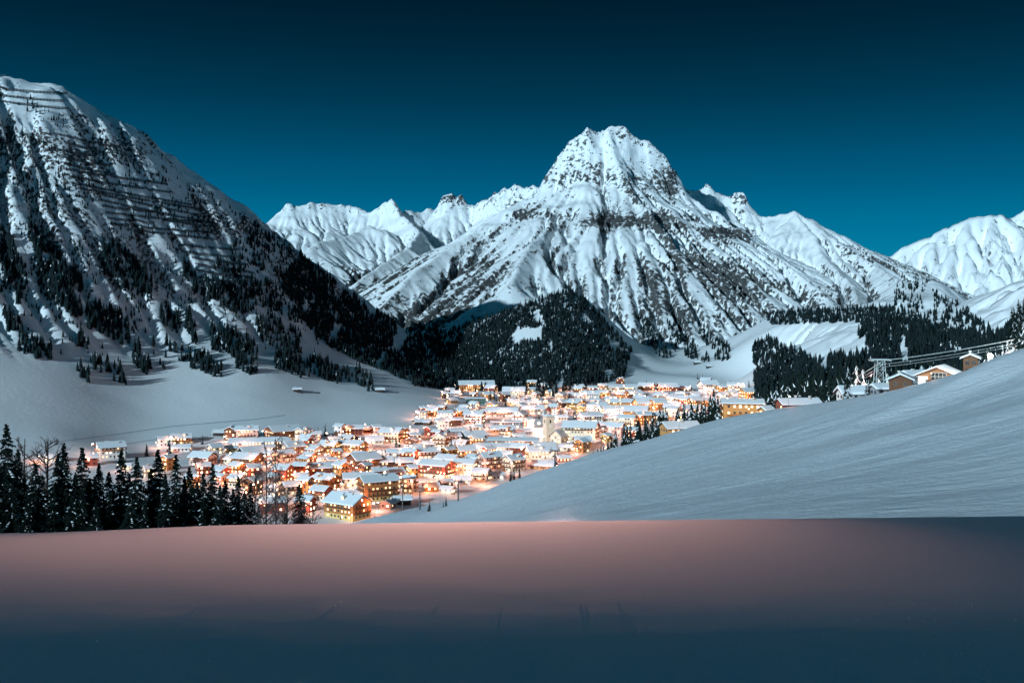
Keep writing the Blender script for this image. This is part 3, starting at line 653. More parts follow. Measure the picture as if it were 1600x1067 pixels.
# the rest of the woods: one mass of real small trees
def far_tree(seed, tiers=5, spokes=5):
    r = random.Random(seed); v = []; f = []
    for k_ in range(tiers):
        fr = k_ / tiers; z = .10 + .85 * fr; rr = .19 * (1 - fr) ** .8 + .02; ph = r.uniform(0, 6); top = min(1.0, z + .36)
        b = len(v); v.append((0, 0, top))
        for i in range(spokes * 2):
            a = ph + 6.283 * i / (spokes * 2); q = rr * (r.uniform(.8, 1.2) if i % 2 else .55); v.append((math.cos(a) * q, math.sin(a) * q, z - (.05 if i % 2 else 0)))
        for i in range(spokes * 2): f.append((b, b + 1 + i, b + 1 + (i + 1) % (spokes * 2)))
    return np.array(v), np.array(f)
FT = [far_tree(s) for s in range(4)]
def mass(name, pts, label):
    V, Q, o_ = [], [], 0
    for j in range(4):
        q = pts[j::4]; v, f = FT[j]; n = len(q)
        a = rg.uniform(0, 6.28, n); H_ = q[:, 3] * rg.uniform(.75, 1.15, n); wd = H_ * rg.uniform(.75, 1.05, n)
        vx = v[None, :, 0] * np.cos(a)[:, None] - v[None, :, 1] * np.sin(a)[:, None]; vy = v[None, :, 0] * np.sin(a)[:, None] + v[None, :, 1] * np.cos(a)[:, None]
        X = q[:, 0, None] + vx * wd[:, None]; Y = q[:, 1, None] + vy * wd[:, None]; Zz = q[:, 2, None] - .8 + v[None, :, 2] * H_[:, None]
        V.append(np.stack([X, Y, Zz], -1).reshape(-1, 3)); Q.append((f[None] + (np.arange(n) * len(v))[:, None, None]).reshape(-1, 3) + o_); o_ += n * len(v)
    o = raw_mesh(name, np.concatenate(V), np.concatenate(Q), [M_needle_far, M_snow], smooth=False); nf = len(o.data.polygons); o.data.polygons.foreach_set('material_index', (rg.random(nf) < .006).astype(np.int32)); tag(o, label, 'forest', kind='stuff'); return o
lf = rest[:, 4] < 690
mass('forest', rest[lf], 'dark spruce forest covering the left mountainside'); mass('forest', rest[~lf], 'dark spruce forest on the knoll and the hills behind the village')
def zone_tree(px, py):
    if px < 250: return 'dark spruce high on the left mountainside'
    if px < 420: return 'dark spruce on the flank left of the ski slope'
    if px < 690: return 'spruce in a stand above the left ski slope'
    if px < 900: return 'spruce at the left edge of the wooded knoll'
    if px < 1150: return 'spruce at the right edge of the wooded knoll'
    r = 'lower' if py > 600 else 'middle' if py > 575 else 'upper'
    return ('tall spruce in the %s wood left of the cable car pylon' if px < 1375 else 'tall spruce in the %s wood above the chalets') % r
cnt = {}
def spruce_at(loc, H_, label, group, snowy=False):
    j = r_.randrange(4)
    plant('spruce_tree', ('trunk', 'crown'), MIDS[j % 2] if snowy else MID[j], tuple(float(c) for c in loc), r_.uniform(0, 6.28), H_ / 12.0, label, group)
for x, y, z, h, px in sorted(ind.tolist(), key=lambda q: q[4]):
    py = HY + (CZ - z) / y * F; zl = zone_tree(px, py); cnt[zl] = cnt.get(zl, 0) + 1
    spruce_at((x, y, z - .5), h, '%s, %s from left' % (zl, ordinal(cnt[zl])), 'spruces on the mountain slopes')
sp_ = np.array([t for t in singles if t[2] > 0], float); hs = cast(sp_[:, 0], sp_[:, 1], 460)
for i, (p, q) in enumerate(sorted(zip(sp_.tolist(), hs.tolist()))):
    if q[1] != q[1]: continue
    spruce_at((q[0], q[1], q[2] - .5), p[2] / F * q[1], 'dark spruce between village houses, %s from the left among them' % ordinal(i + 1), 'spruces between the village houses')
dn = random.Random(8)
singles2 = [(px, py, int(hp * 1.18) if 960 < px < 1135 else hp) for px, py, hp in singles2]
singles2 += [(px + dn.randint(-5, 5), py, int(hp * dn.uniform(.75, 1.0))) for px, py, hp in singles2 if 960 < px < 1135]
singles2 += [(px + dn.randint(-7, 7), py + 1, int(hp * dn.uniform(.6, .95))) for px, py, hp in singles2 if 940 < px < 1135 or 1155 < px < 1300]
s2 = sorted(singles2)
i1 = i2 = 0
for px, py, hp in s2:
    # these stand just behind the near slope: on its back side
    if px > 1140 and (hp > 15): D = 520 if px < 1330 else 470 if px < 1480 else 430
    elif px in (671, 669, 697, 693, 798, 803, 812): D = 428 if px < 720 else 436
    else: D = 500
    if px in (1320, 1325, 1357, 1354): D = 392
    if px >= 1540: D = 340
    x = (px - CX) / F * D; zt = CZ - (py - hp - HY) / F * D; zb = float(ground(x, D)) - .4
    if zt - zb < 2: zb = zt - 4
    if px < 1140: i1 += 1; lab = 'dark spruce in front of the village, %s from the left along the snow slope edge' % ordinal(i1); gr = 'spruces along the edge of the snow slope'
    else: i2 += 1; lab = 'spruce beside the right-hand chalets, %s from the left along the crest' % ordinal(i2); gr = 'spruces behind the slope crest'
    sn_ = 1300 < px < 1450 or px >= 1560
    if sn_: lab = lab.replace('spruce beside', 'lamplit snowy spruce beside')
    spruce_at((x, D, zb), zt - zb, lab, gr, sn_)
# grey leafless crowns in the village
bs = [(316, 693, 16), (600, 735, 10), (850, 606, 16), (862, 610, 14), (470, 742, 16), (455, 736, 14), (1140, 606, 12), (405, 760, 26), (425, 768, 28), (500, 770, 14), (855, 682, 8), (925, 645, 10), (905, 712, 16), (918, 708, 20), (940, 700, 16), (960, 690, 20), (975, 685, 18)]
bs.sort(); hb = cast([b[0] for b in bs], [b[1] for b in bs], 460)
for i, (b, q) in enumerate(zip(bs, hb.tolist())):
    plant('bare_tree', ('trunk', 'branches'), BARE[i % 2], tuple(q), r_.uniform(0, 6), b[2] / F * q[1] / 11, 'leafless grey tree among the village houses, %s from the left' % ordinal(i + 1), 'bare trees in the village')
print('trees', time.time() - T0, len(rest))
# ================================================================== THE VILLAGE
WALLS = {'white': (.74, .72, .68), 'cream': (.70, .60, .45), 'pink': (.62, .42, .36), 'orange': (.55, .27, .10), 'red': (.34, .085, .055), 'brown': (.15, .075, .045), 'dark': (.045, .035, .032), 'yellow': (.66, .47, .18), 'grey': (.30, .31, .33), 'green': (.10, .17, .15)}
WM = {k_: simple('wall_' + k_, v_, .85, spec=.15, var=.12, bscale=.8) for k_, v_ in WALLS.items()}
M_timber = simple('dark_timber', (.12, .055, .030), .8, spec=.2, var=.35, bscale=2)
M_timber2 = simple('orange_timber', (.40, .16, .055), .8, spec=.2, var=.25, bscale=2)
M_roofwood = simple('roof_boards', (.075, .045, .032), .85, spec=.1)
M_frame = simple('window_frame', (.30, .20, .13), .7)
M_pane = simple('dark_pane', (.02, .025, .03), .15, spec=.6)
M_lit = simple('lit_pane', (.5, .4, .25), .5, emit=(1.0, .62, .32), es=2.6)
M_lit2 = simple('bright_pane', (.5, .4, .25), .5, emit=(1.0, .74, .48), es=6.0)
M_metal = simple('lift_steel', (.10, .11, .12), .5, metal=.6)
M_lamp = simple('lamp_glass', (.8, .7, .5), .4, emit=(1.0, .78, .50), es=30.0)
M_lampc = simple('cold_lamp_glass', (.7, .8, .8), .4, emit=(.75, .97, 1.0), es=60.0)
M_stone = simple('stone', (.50, .42, .33), .9, var=.2, bscale=1.5)
M_road = simple('packed_snow', (.74, .73, .72), .55, var=.15, bscale=.3, bump=.5)

_win = {}
def window_mesh(w, h, lit):
    kx = (round(w, 1), round(h, 1), lit)
    if kx not in _win:
        b = MB(); b.box(-w / 2, w / 2, -.07, .10, -h / 2, h / 2, 0); b.box(-w / 2 + .1, -.04, -.09, -.071, -h / 2 + .1, h / 2 - .1, 1); b.box(.04, w / 2 - .1, -.09, -.071, -h / 2 + .1, h / 2 - .1, 1)
        _win[kx] = b.mesh('window', [M_frame, [M_pane, M_lit, M_lit2][lit]])
    return _win[kx]

HOUSES = []
def house(px, py, wpx, col, ang, floors=2, lr=1.25, upper=None, near=False, D=None, name='house', lit=.5, pitch=.48, lab=None, balc=True, gf=True, hip=0, snowt=.6):
    """one alpine house; wpx is how wide the whole house looks in the photograph"""
    HOUSES.append(dict(px=px, py=py, wpx=wpx, col=col, ang=ang, floors=floors, lr=lr, upper=upper, near=near, D=D, name=name, lit=lit, pitch=pitch, lab=lab, balc=balc, snowt=snowt))
def build_house(q, loc, label):
    rr = random.Random(int(q['px'] * 31 + q['py']))
    D = loc[1]; a = math.radians(q['ang'] + (rr.uniform(-7, 7) if not q['near'] else 0)); lr = q['lr']
    if q['pitch'] == .48: q['pitch'] = rr.uniform(.36, .56)
    if q['snowt'] == .6: q['snowt'] = rr.uniform(.3, .75)
    wid = 1.14 * q['wpx'] / F * D                                    # apparent width in metres
    W_ = wid / (lr * abs(math.cos(a)) + abs(math.sin(a))) ; L_ = W_ * lr
    fh = 3.0; He = fh * q['floors'] + .3; pit = q['pitch']; rd = He + W_ / 2 * pit
    # the photograph's point is the foot of the near corner or face: move the centre back
    off = (abs(math.cos(a)) * W_ + abs(math.sin(a)) * L_) / 2 * .72
    cx_, cy_ = loc[0] * (1 + off / D), D + off
    z0 = loc[2]
    t = empty(q['name'], (cx_, cy_, z0), a); hx, hy = L_ / 2, W_ / 2
    tag(t, label, 'house' if q['name'] in ('house', 'chalet') else q['name'].replace('_', ' '), 'houses of the village')
    up = q['upper']; hs_ = fh + .1 if (up and q['floors'] > 1) else 0
    wm = WM[q['col']]
    def body(x, y, zb, ze, peak):
        b = MB()
        if peak:
            b.poly([(-x, -y, zb), (x, -y, zb), (x, y, zb), (-x, y, zb), (-x, -y, ze), (x, -y, ze), (x, y, ze), (-x, y, ze), (-x, 0, ze + y * pit), (x, 0, ze + y * pit)],
                   [(0, 1, 5, 4), (2, 3, 7, 6), (1, 2, 6, 9, 5), (3, 0, 4, 8, 7), (4, 5, 9, 8), (6, 7, 8, 9)])
        else: b.box(-x, x, -y, y, zb, ze)
        return b
    if hs_:
        body(hx, hy, -4, hs_, False).obj('wall', wm, t)
        body(hx + .12, hy + .12, hs_, He, True).obj('timber_wall', M_timber2 if up == 'orange' else M_timber if up == 'timber' else WM[up], t)
    else: body(hx, hy, -4, He, True).obj('wall', wm, t)
    # roof boards, and the snow lying on them
    ov = 1.0 + .04 * W_; sl = math.hypot(1, pit)
    def slab(oe, os_, z_, th, rnd=0):
        b = MB(); x = hx + os_; y = hy + oe; zr = rd + z_; ze = zr - y * pit
        y2 = y - rnd
        P0 = [(-x, -y, ze), (-x, 0, zr), (-x, y, ze), (x, -y, ze), (x, 0, zr), (x, y, ze)]
        if rnd:
            top = [(-x + rnd, -y2, ze + th), (-x + rnd, 0, zr + th), (-x + rnd, y2, ze + th), (x - rnd, -y2, ze + th), (x - rnd, 0, zr + th), (x - rnd, y2, ze + th)]
        else: top = [(p[0], p[1], p[2] + th) for p in P0]
        b.poly(P0 + top, [(0, 3, 4, 1), (1, 4, 5, 2), (6, 7, 10, 9), (7, 8, 11, 10), (0, 6, 9, 3), (2, 5, 11, 8), (0, 1, 7, 6), (1, 2, 8, 7), (3, 9, 10, 4), (4, 10, 11, 5)])
        return b
    rf = slab(ov, ov * .9, .05, .22).obj('roof', M_roofwood, t)
    slab(ov - .06, ov * .9 - .06, .275, q['snowt'], .22).obj('snow_cover', M_snow, rf)
    for i in range(1 + (L_ > 16)):
        x = rr.uniform(-.6, .6) * hx; y = rr.choice((-1, 1)) * rr.uniform(.15, .4) * hy; zc = rd - abs(y) * pit
        b = MB(); b.box(x - .4, x + .4, y - .4, y + .4, zc - .5, zc + 1.6); c = b.obj('chimney', M_stone, rf)
        b = MB(); b.box(x - .48, x + .48, y - .48, y + .48, zc + 1.6, zc + 1.85); b.obj('cap', M_snow, rf)
    for sd_ in (-1, 1):
        if q['lit'] > .2 and W_ > 10 and rr.random() < .4:          # a dormer with its own small snow roof
            xd = rr.uniform(-.4, .4) * hx; yd = sd_ * hy * .5; zd = rd - abs(yd) * pit; b = MB(); y0, y1 = sorted((yd, yd + sd_ * 1.6))
            b.box(xd - 1.3, xd + 1.3, y0, y1, zd - .9, zd + 1.25); b.obj('dormer', wm, rf)
            b = MB(); b.poly([(xd - 1.6, y0 - .3, zd + 1.25), (xd + 1.6, y0 - .3, zd + 1.25), (xd + 1.6, y1 + .3, zd + 1.25), (xd - 1.6, y1 + .3, zd + 1.25), (xd, y0 - .3, zd + 2.2), (xd, y1 + .3, zd + 2.2)], [(0, 3, 2, 1), (0, 1, 4), (1, 2, 5, 4), (2, 3, 5), (3, 0, 4, 5)]); b.obj('dormer_snow', M_snow, rf)
            b = MB(); ye = yd + sd_ * 1.63; b.box(xd - .7, xd + .7, ye - .04, ye + .04, zd + .1, zd + 1.05); b.obj('dormer_window', M_lit if rr.random() < .5 else M_pane, rf)
    # windows: on all four faces
    ww, wh = 1.25, 1.3
    faces = [(0, -1, L_, 0), (0, 1, L_, math.pi), (-1, 0, W_, -math.pi / 2), (1, 0, W_, math.pi / 2)]
    M = MB(); M2 = MB()
    for fx, fy, ln, rz in faces:
        n = max(2, int(ln / 3.0)); rows = q['floors'] + (1 if fx and rd - He > 2.2 else 0)
        for k_ in range(rows):
            zz = .3 + fh * k_ + 1.55
            nn = n if k_ < q['floors'] else max(1, n // 2 - 1)
            pr = .13 if hs_ and zz > hs_ else .0
            lobby = k_ == 0 and q['lit'] > .7
            for i in range(nn):
                s_ = ((i + .5) / nn - .5) * ln * (.88 if k_ < q['floors'] else .45)
                lit = (2 if rr.random() < (.6 if lobby else .25) else 1) if rr.random() < q['lit'] * .62 else 0
                if fx: px_, py_ = fx * (hx + pr), s_ * fx
                else: px_, py_ = -s_ * fy, fy * (hy + pr)
                if q['near']:
                    o = mobj('window', window_mesh(ww, wh, lit), t); o.location = (px_, py_, zz); o.rotation_euler = (0, 0, rz)
                else:
                    Mx = M
                    if fx: X0, X1, Y0, Y1 = (px_ - .08, px_ + .08, py_ - ww / 2, py_ + ww / 2)
                    else: X0, X1, Y0, Y1 = (px_ - ww / 2, px_ + ww / 2, py_ - .08, py_ + .08)
                    M.box(X0, X1, Y0, Y1, zz - wh / 2, zz + wh / 2, lit)
    if not q['near']: tag(M.obj('window', [M_pane, M_lit, M_lit2], t), kind='stuff')
    # balconies across the gable ends and one long side
    if q['balc'] and q['floors'] > 1:
        bm = M_timber if rr.random() < .7 else M_timber2
        for k_ in range(1, q['floors']):
            zz = .3 + fh * k_
            for fx in (-1, 1):
                b = MB(); x0, x1 = sorted((fx * (hx + .13), fx * (hx + 1.25))); b.box(x0, x1, -hy * .9, hy * .9, zz, zz + .14)
                xa, xb = sorted((fx * (hx + 1.17), fx * (hx + 1.25))); b.box(xa, xb, -hy * .9, hy * .9, zz + .25, zz + 1.05)
                for e in (-1, 0, 1): b.box(xa - .02, xb + .02, e * hy * .86 - .06, e * hy * .86 + .06, zz + .14, zz + 1.1)
                b.obj('balcony', bm, t)
            if rr.random() < .6:
                b = MB(); y0, y1 = -(hy + 1.15), -(hy + .13); b.box(-hx * .85, hx * .85, y0, y1, zz, zz + .14); b.box(-hx * .85, hx * .85, y0, y0 + .08, zz + .25, zz + 1.05)
                for e in (-1, -.33, .33, 1): b.box(e * hx * .82 - .06, e * hx * .82 + .06, y0 - .02, y0 + .1, zz + .14, zz + 1.1)
                b.obj('balcony', bm, t)
    if q['near']:
        b = MB(); b.box(hx * .1, hx * .1 + 1.1, -hy - .06, -hy + .1, .05, 2.2); b.obj('door', M_timber, t)
    return t, cx_, cy_, z0, W_, L_

h_ = house
# --- left end, seen between the spruces
h_(173, 717, 42, 'white', 32, 3, 1.3, near=True, lit=.6)
h_(258, 698, 22, 'white', 28, 2); h_(283, 695, 30, 'orange', 24, 2, upper='red', lit=.9); h_(281, 706, 30, 'white', 15, 1, 1.7, lit=.8, balc=False)
h_(264, 735, 20, 'orange', 60, 3, lit=.9); h_(317, 727, 36, 'pink', -20, 2, 1.5, near=True, lit=.7); h_(318, 742, 20, 'red', 30, 2, lit=.7)
h_(346, 749, 26, 'red', -30, 2, lit=.8); h_(142, 728, 20, 'red', 25, 2, lit=.6); h_(197, 735, 14, 'cream', 20, 1, lit=.9); h_(233, 746, 18, 'cream', 35, 2, lit=.8); h_(78, 722, 16, 'white', 15, 1, lit=.9); h_(300, 762, 22, 'orange', -25, 2)
# --- upper left edge
h_(348, 681, 24, 'dark', 8, 1, 1.6, name='hut', lit=0, balc=False)
h_(364, 688, 20, 'brown', 80, 3, 1.0, lit=.8); h_(386, 688, 32, 'pink', 12, 3, 1.5, near=True, lit=.6); h_(396, 697, 66, 'pink', 10, 1, 3.4, lit=.95, balc=False)
h_(443, 690, 50, 'cream', 38, 3, 1.4, upper='timber', near=True, lit=.8); h_(475, 690, 24, 'cream', 60, 3, lit=.8); h_(492, 689, 18, 'pink', 20, 2); h_(479, 695, 20, 'pink', -30, 2, lit=.7)
h_(458, 716, 32, 'pink', 40, 3, 1.1, near=True); h_(488, 714, 30, 'cream', -28, 2, 1.2, near=True); h_(515, 707, 28, 'yellow', -20, 2, 1.3, lit=.7)
h_(531, 682, 15, 'white', -20, 3, 1.0, lit=.6); h_(552, 680, 28, 'red', 10, 2, 1.6, lit=.6); h_(446, 722, 26, 'white', 34, 2, 1.1, near=True, lit=.4)
h_(397, 713, 42, 'dark', 35, 1, 1.6, name='barn', lit=.1, balc=False); h_(387, 729, 42, 'pink', -22, 2, 1.5, upper='orange', near=True, lit=.5); h_(328, 724, 20, 'pink', 30, 2); h_(358, 724, 22, 'cream', -25, 1)
h_(545, 690, 26, 'dark', -35, 1, 1.4, lit=.2); h_(570, 676, 30, 'red', -6, 1, 2.2, lit=.3); h_(588, 678, 14, 'pink', 30, 2); h_(556, 707, 32, 'orange', -28, 2, 1.3, near=True, lit=.8)
h_(585, 694, 26, 'cream', 15, 1, 1.5, lit=.8); h_(612, 692, 34, 'cream', -18, 3, 1.4, near=True, lit=.7); h_(628, 690, 18, 'orange', -40, 3, lit=.9); h_(532, 703, 20, 'white', 12, 2, lit=.8)
h_(644, 700, 20, 'white', 75, 2, 1.2, upper='timber', near=True, lit=.8); h_(665, 700, 26, 'grey', 12, 1, 1.8, lit=.6, balc=False); h_(690, 700, 24, 'cream', 70, 3, 1.2, near=True, lit=.5)
h_(655, 664, 16, 'dark', 20, 1, lit=.1, balc=False); h_(668, 665, 12, 'brown', -30, 1, lit=.3); h_(690, 668, 20, 'white', 30, 2, lit=.7); h_(714, 679, 24, 'dark', 25, 1, 1.5, name='barn', lit=0, balc=False)
# --- middle
h_(640, 720, 26, 'red', -30, 2, lit=.8); h_(668, 718, 34, 'pink', 15, 2, 1.5); h_(700, 731, 36, 'yellow', -30, 2, 1.4, near=True, lit=.7); h_(728, 716, 28, 'orange', 20, 2, lit=.8)
h_(568, 738, 46, 'pink', 38, 3, 1.3, upper='timber', near=True, lit=.6); h_(596, 735, 34, 'brown', 20, 2, 1.5, lit=.5); h_(648, 745, 24, 'yellow', 25, 2, lit=.8); h_(632, 735, 26, 'brown', 10, 2, 1.3, lit=.6)
h_(682, 748, 50, 'cream', -28, 3, 1.6, upper='red', near=True, lit=.7); h_(727, 745, 32, 'cream', -15, 3, 1.3, near=True, lit=.8); h_(616, 752, 28, 'red', 30, 2, 1.2, near=True, lit=.8)
h_(504, 745, 46, 'red', 22, 2, 1.7, near=True, lit=.7); h_(533, 748, 22, 'orange', -50, 3, lit=.9); h_(550, 735, 24, 'red', -30, 2); h_(510, 764, 38, 'orange', -32, 2, 1.4, upper='orange', near=True, lit=.8)
h_(560, 762, 44, 'cream', 14, 2, 1.7, near=True, lit=.5); h_(592, 757, 24, 'pink', 30, 3, lit=.6); h_(502, 782, 28, 'cream', -25, 2, upper='red', near=True, lit=.4); h_(546, 784, 38, 'white', 20, 1, 1.6, near=True, lit=.4, snowt=.8)
h_(442, 754, 26, 'orange', -20, 3, 1.2, upper='red', near=True, lit=1.0); h_(425, 802, 38, 'red', 20, 2, 1.5, near=True, lit=.6)
h_(590, 784, 56, 'yellow', 30, 4, 1.7, upper='orange', near=True, lit=.5, pitch=.42, lab='large orange timber hotel with a glowing yellow ground floor, front right of the village')
h_(543, 813, 64, 'yellow', -34, 3, 1.5, upper='orange', near=True, lit=.95, lab='yellow-lit balconied chalet hotel nearest the snow field')
h_(607, 795, 22, 'pink', 70, 1, 1.2, near=True, lit=.8, lab='low pink gabled garage house beside the snow slope'); h_(629, 789, 24, 'dark', 15, 1, 1.6, name='shed', lit=0, balc=False)
h_(455, 775, 26, 'cream', 25, 2, lit=.8); h_(478, 800, 26, 'red', -20, 2, lit=.9); h_(470, 760, 20, 'pink', 25, 2)
h_(740, 686, 36, 'dark', 32, 1, 1.8, name='barn', lit=.1, balc=False); h_(785, 676, 34, 'orange', 14, 1, 2.0, lit=.5, balc=False); h_(816, 680, 26, 'grey', 20, 1, 1.7, lit=.2, balc=False)
h_(803, 700, 70, 'cream', -7, 2, 2.6, upper='orange', near=True, lit=.95, pitch=.22, balc=False, name='hall', lab='long low hall with a lit orange band left of the church')
h_(785, 711, 30, 'cream', 12, 2, 1.7, lit=.8); h_(813, 711, 28, 'red', -22, 2, 1.5); h_(765, 733, 34, 'pink', 30, 3, 1.3, near=True, lit=.6); h_(789, 722, 24, 'yellow', -20, 2, lit=.9)
h_(802, 738, 30, 'cream', 40, 3, 1.2, near=True, lit=.5); h_(849, 734, 36, 'orange', -18, 1, 1.6, near=True, lit=.4, balc=False); h_(845, 717, 44, 'cream', 18, 2, 1.9, near=True, lit=.8); h_(850, 702, 30, 'pink', 8, 1, 2.0, lit=.6, balc=False)
h_(742, 728, 24, 'orange', -35, 2, lit=.7); h_(720, 757, 26, 'white', 15, 1, 1.6, lit=.7, balc=False); h_(752, 752, 24, 'cream', -20, 2, lit=.8); h_(775, 750, 22, 'white', 20, 1, lit=.9)
h_(716, 700, 26, 'orange', -12, 1, 1.5, lit=.5); h_(755, 705, 30, 'cream', 20, 1, 1.6, lit=.5); h_(655, 732, 24, 'pink', 28, 1); h_(674, 768, 22, 'orange', 15, 1, 1.4, lit=.9); h_(700, 772, 20, 'cream', -22, 1, 1.4, lit=.8)
# --- row under the forest edge
h_(662, 647, 13, 'red', 25, 2, lit=.8); h_(678, 650, 17, 'orange', -20, 2, lit=.8); h_(695, 655, 22, 'white', 15, 2, 1.4, lit=.9); h_(708, 652, 14, 'red', 60, 2); h_(721, 651, 17, 'yellow', 20, 2, 1.3, lit=.7)
h_(741, 662, 28, 'white', -12, 3, 1.3, near=True, lit=.6); h_(760, 652, 14, 'pink', 20, 2); h_(785, 652, 44, 'pink', -4, 2, 2.6, near=True, lit=.9); h_(744, 611, 50, 'orange', 8, 3, 2.2, near=True, lit=.8, lab='big orange hotel in front of the dark forest at the village top left')
h_(768, 613, 18, 'red', -30, 2, lit=.7); h_(702, 613, 14, 'dark', 15, 1, lit=.3); h_(713, 618, 16, 'pink', -20, 1, lit=.8); h_(743, 631, 28, 'green', 8, 2, 1.7, lit=.0, balc=False, pitch=.1); h_(762, 624, 18, 'orange', 30, 2)
h_(803, 618, 30, 'cream', -10, 2, 1.7, lit=.5); h_(788, 628, 16, 'brown', 40, 3, lit=.5); h_(805, 632, 24, 'orange', 10, 1, 1.8, lit=.9); h_(827, 633, 34, 'pink', -5, 1, 2.6, lit=.9, balc=False); h_(832, 648, 32, 'white', 8, 2, 2.0, lit=.9)
h_(813, 657, 22, 'white', 65, 2, lit=.6); h_(790, 665, 40, 'grey', 4, 1, 2.4, lit=.3, balc=False, pitch=.1); h_(675, 640, 12, 'cream', 20, 1); h_(690, 641, 14, 'brown', -25, 1, lit=.3)
# --- right of the church
h_(907, 689, 50, 'cream', -14, 4, 1.7, near=True, lit=.85, lab='four-storey balconied hotel right of the church'); h_(944, 683, 24, 'white', 12, 2, 1.3, lit=.9); h_(963, 683, 24, 'pink', -20, 3, lit=.7); h_(942, 669, 22, 'pink', 8, 1, 1.8, lit=.8)
h_(922, 660, 34, 'white', 15, 2, 1.5, lit=.7, snowt=.9); h_(948, 658, 30, 'cream', -8, 1, 1.9, lit=.6); h_(963, 648, 36, 'white', 6, 2, 2.3, lit=.95); h_(977, 636, 40, 'orange', -10, 2, 2.2, near=True, lit=.6)
h_(994, 651, 36, 'orange', -14, 2, 1.3, near=True, lit=.9, pitch=.5, lab='round-roofed orange building with tall lit bays, upper right of the church'); h_(1014, 642, 42, 'yellow', 12, 3, 1.7, near=True, lit=.7)
h_(942, 646, 20, 'white', 35, 2, lit=.8); h_(955, 631, 18, 'cream', -15, 2, lit=.9); h_(929, 641, 34, 'white', 8, 2, 2.1, lit=.8); h_(900, 641, 26, 'orange', -38, 3, 1.2, lit=.8); h_(880, 637, 18, 'brown', 30, 2, lit=.6)
h_(877, 624, 18, 'cream', 60, 2, lit=.5); h_(897, 622, 26, 'pink', -12, 1, 1.8, lit=.4); h_(922, 623, 24, 'white', 15, 2, 1.4, lit=.6); h_(944, 620, 18, 'yellow', -20, 2, lit=.9); h_(972, 612, 40, 'cream', 7, 2, 2.3, lit=.8)
h_(969, 606, 12, 'red', 70, 4, 1.0, lit=.7); h_(1010, 610, 24, 'brown', -18, 2, 1.3, upper='orange', lit=.9); h_(1043, 611, 28, 'red', 12, 2, 1.5, lit=.7); h_(1070, 611, 18, 'brown', -22, 1, lit=.6); h_(1107, 611, 26, 'white', 14, 3, 1.3, near=True, lit=.8)
h_(1103, 600, 16, 'red', -20, 2); h_(1129, 612, 18, 'orange', 20, 2, lit=.9); h_(1150, 611, 24, 'cream', -10, 2, 1.5, lit=.7); h_(1143, 617, 14, 'cream', 20, 1, lit=.4); h_(1167, 626, 22, 'orange', 30, 3, lit=.9)
h_(1034, 625, 22, 'orange', -35, 2, lit=.7); h_(1055, 629, 24, 'white', 15, 2, lit=.9); h_(1069, 631, 16, 'red', -20, 2, lit=.8); h_(1086, 634, 20, 'orange', 25, 2, lit=.8); h_(1105, 637, 16, 'orange', 60, 2, lit=.6)
h_(1129, 636, 20, 'pink', -10, 1, 1.6, lit=.8); h_(1028, 641, 24, 'orange', 20, 3, lit=.7); h_(1050, 645, 24, 'cream', -15, 2, 1.4, lit=.8); h_(1075, 648, 22, 'pink', 18, 2, lit=.5); h_(1105, 645, 24, 'red', 6, 1, 2.0, lit=.9)
h_(875, 657, 20, 'cream', 8, 1, 1.8, lit=.9); h_(990, 622, 24, 'brown', 20, 2, lit=.6); h_(1000, 628, 18, 'cream', -30, 2, lit=.7); h_(1085, 620, 16, 'brown', 30, 1, lit=.6); h_(1063, 618, 14, 'white', -15, 1, lit=.9)
h_(980, 668, 26, 'cream', -20, 3, 1.4, lit=.9); h_(1005, 663, 24, 'orange', 20, 3, lit=.8); h_(985, 683, 20, 'red', 15, 2, lit=.9); h_(925, 676, 20, 'white', -15, 2, lit=.9); h_(1030, 660, 22, 'cream', -12, 2, lit=.8)
h_(886, 705, 22, 'cream', -25, 1, 1.5, lit=.8); h_(910, 700, 24, 'orange', 15, 2, 1.2, lit=.6); h_(880, 722, 20, 'red', 18, 1, 1.4, lit=.6); h_(865, 648, 16, 'white', -22, 3, lit=.6)
fill = random.Random(44); VP = [(330, 708), (470, 690), (640, 684), (650, 655), (700, 610), (860, 606), (1160, 612), (1120, 640), (1000, 676), (900, 712), (800, 742), (640, 772), (480, 790), (340, 765)]
tries = 0
while tries < 2600 and len(HOUSES) < 285:
    tries += 1; x_ = fill.uniform(330, 1160); y_ = fill.uniform(606, 790)
    if not inside(np.array([[x_, y_]]), VP)[0] or (540 < x_ < 640 and 715 > y_ > 700) or (405 < x_ < 470 and 732 < y_ < 760) or (828 < x_ < 895 and 655 < y_ < 706): continue
    if any(abs(x_ - q['px']) < .52 * (q['wpx'] + 17) and abs(y_ - q['py']) < 5 + (y_ - 600) * .028 for q in HOUSES): continue
    h_(round(x_), round(y_), fill.uniform(13, 19) * (.8 + (y_ - 600) / 400), fill.choice(['cream', 'pink', 'orange', 'red', 'white', 'brown', 'yellow']), fill.choice([-35, -20, 15, 28, 40, 62]), fill.choice([1, 2, 2, 3]), fill.uniform(1.1, 1.6), lit=fill.uniform(.5, 1))
nb_ = len(HOUSES)
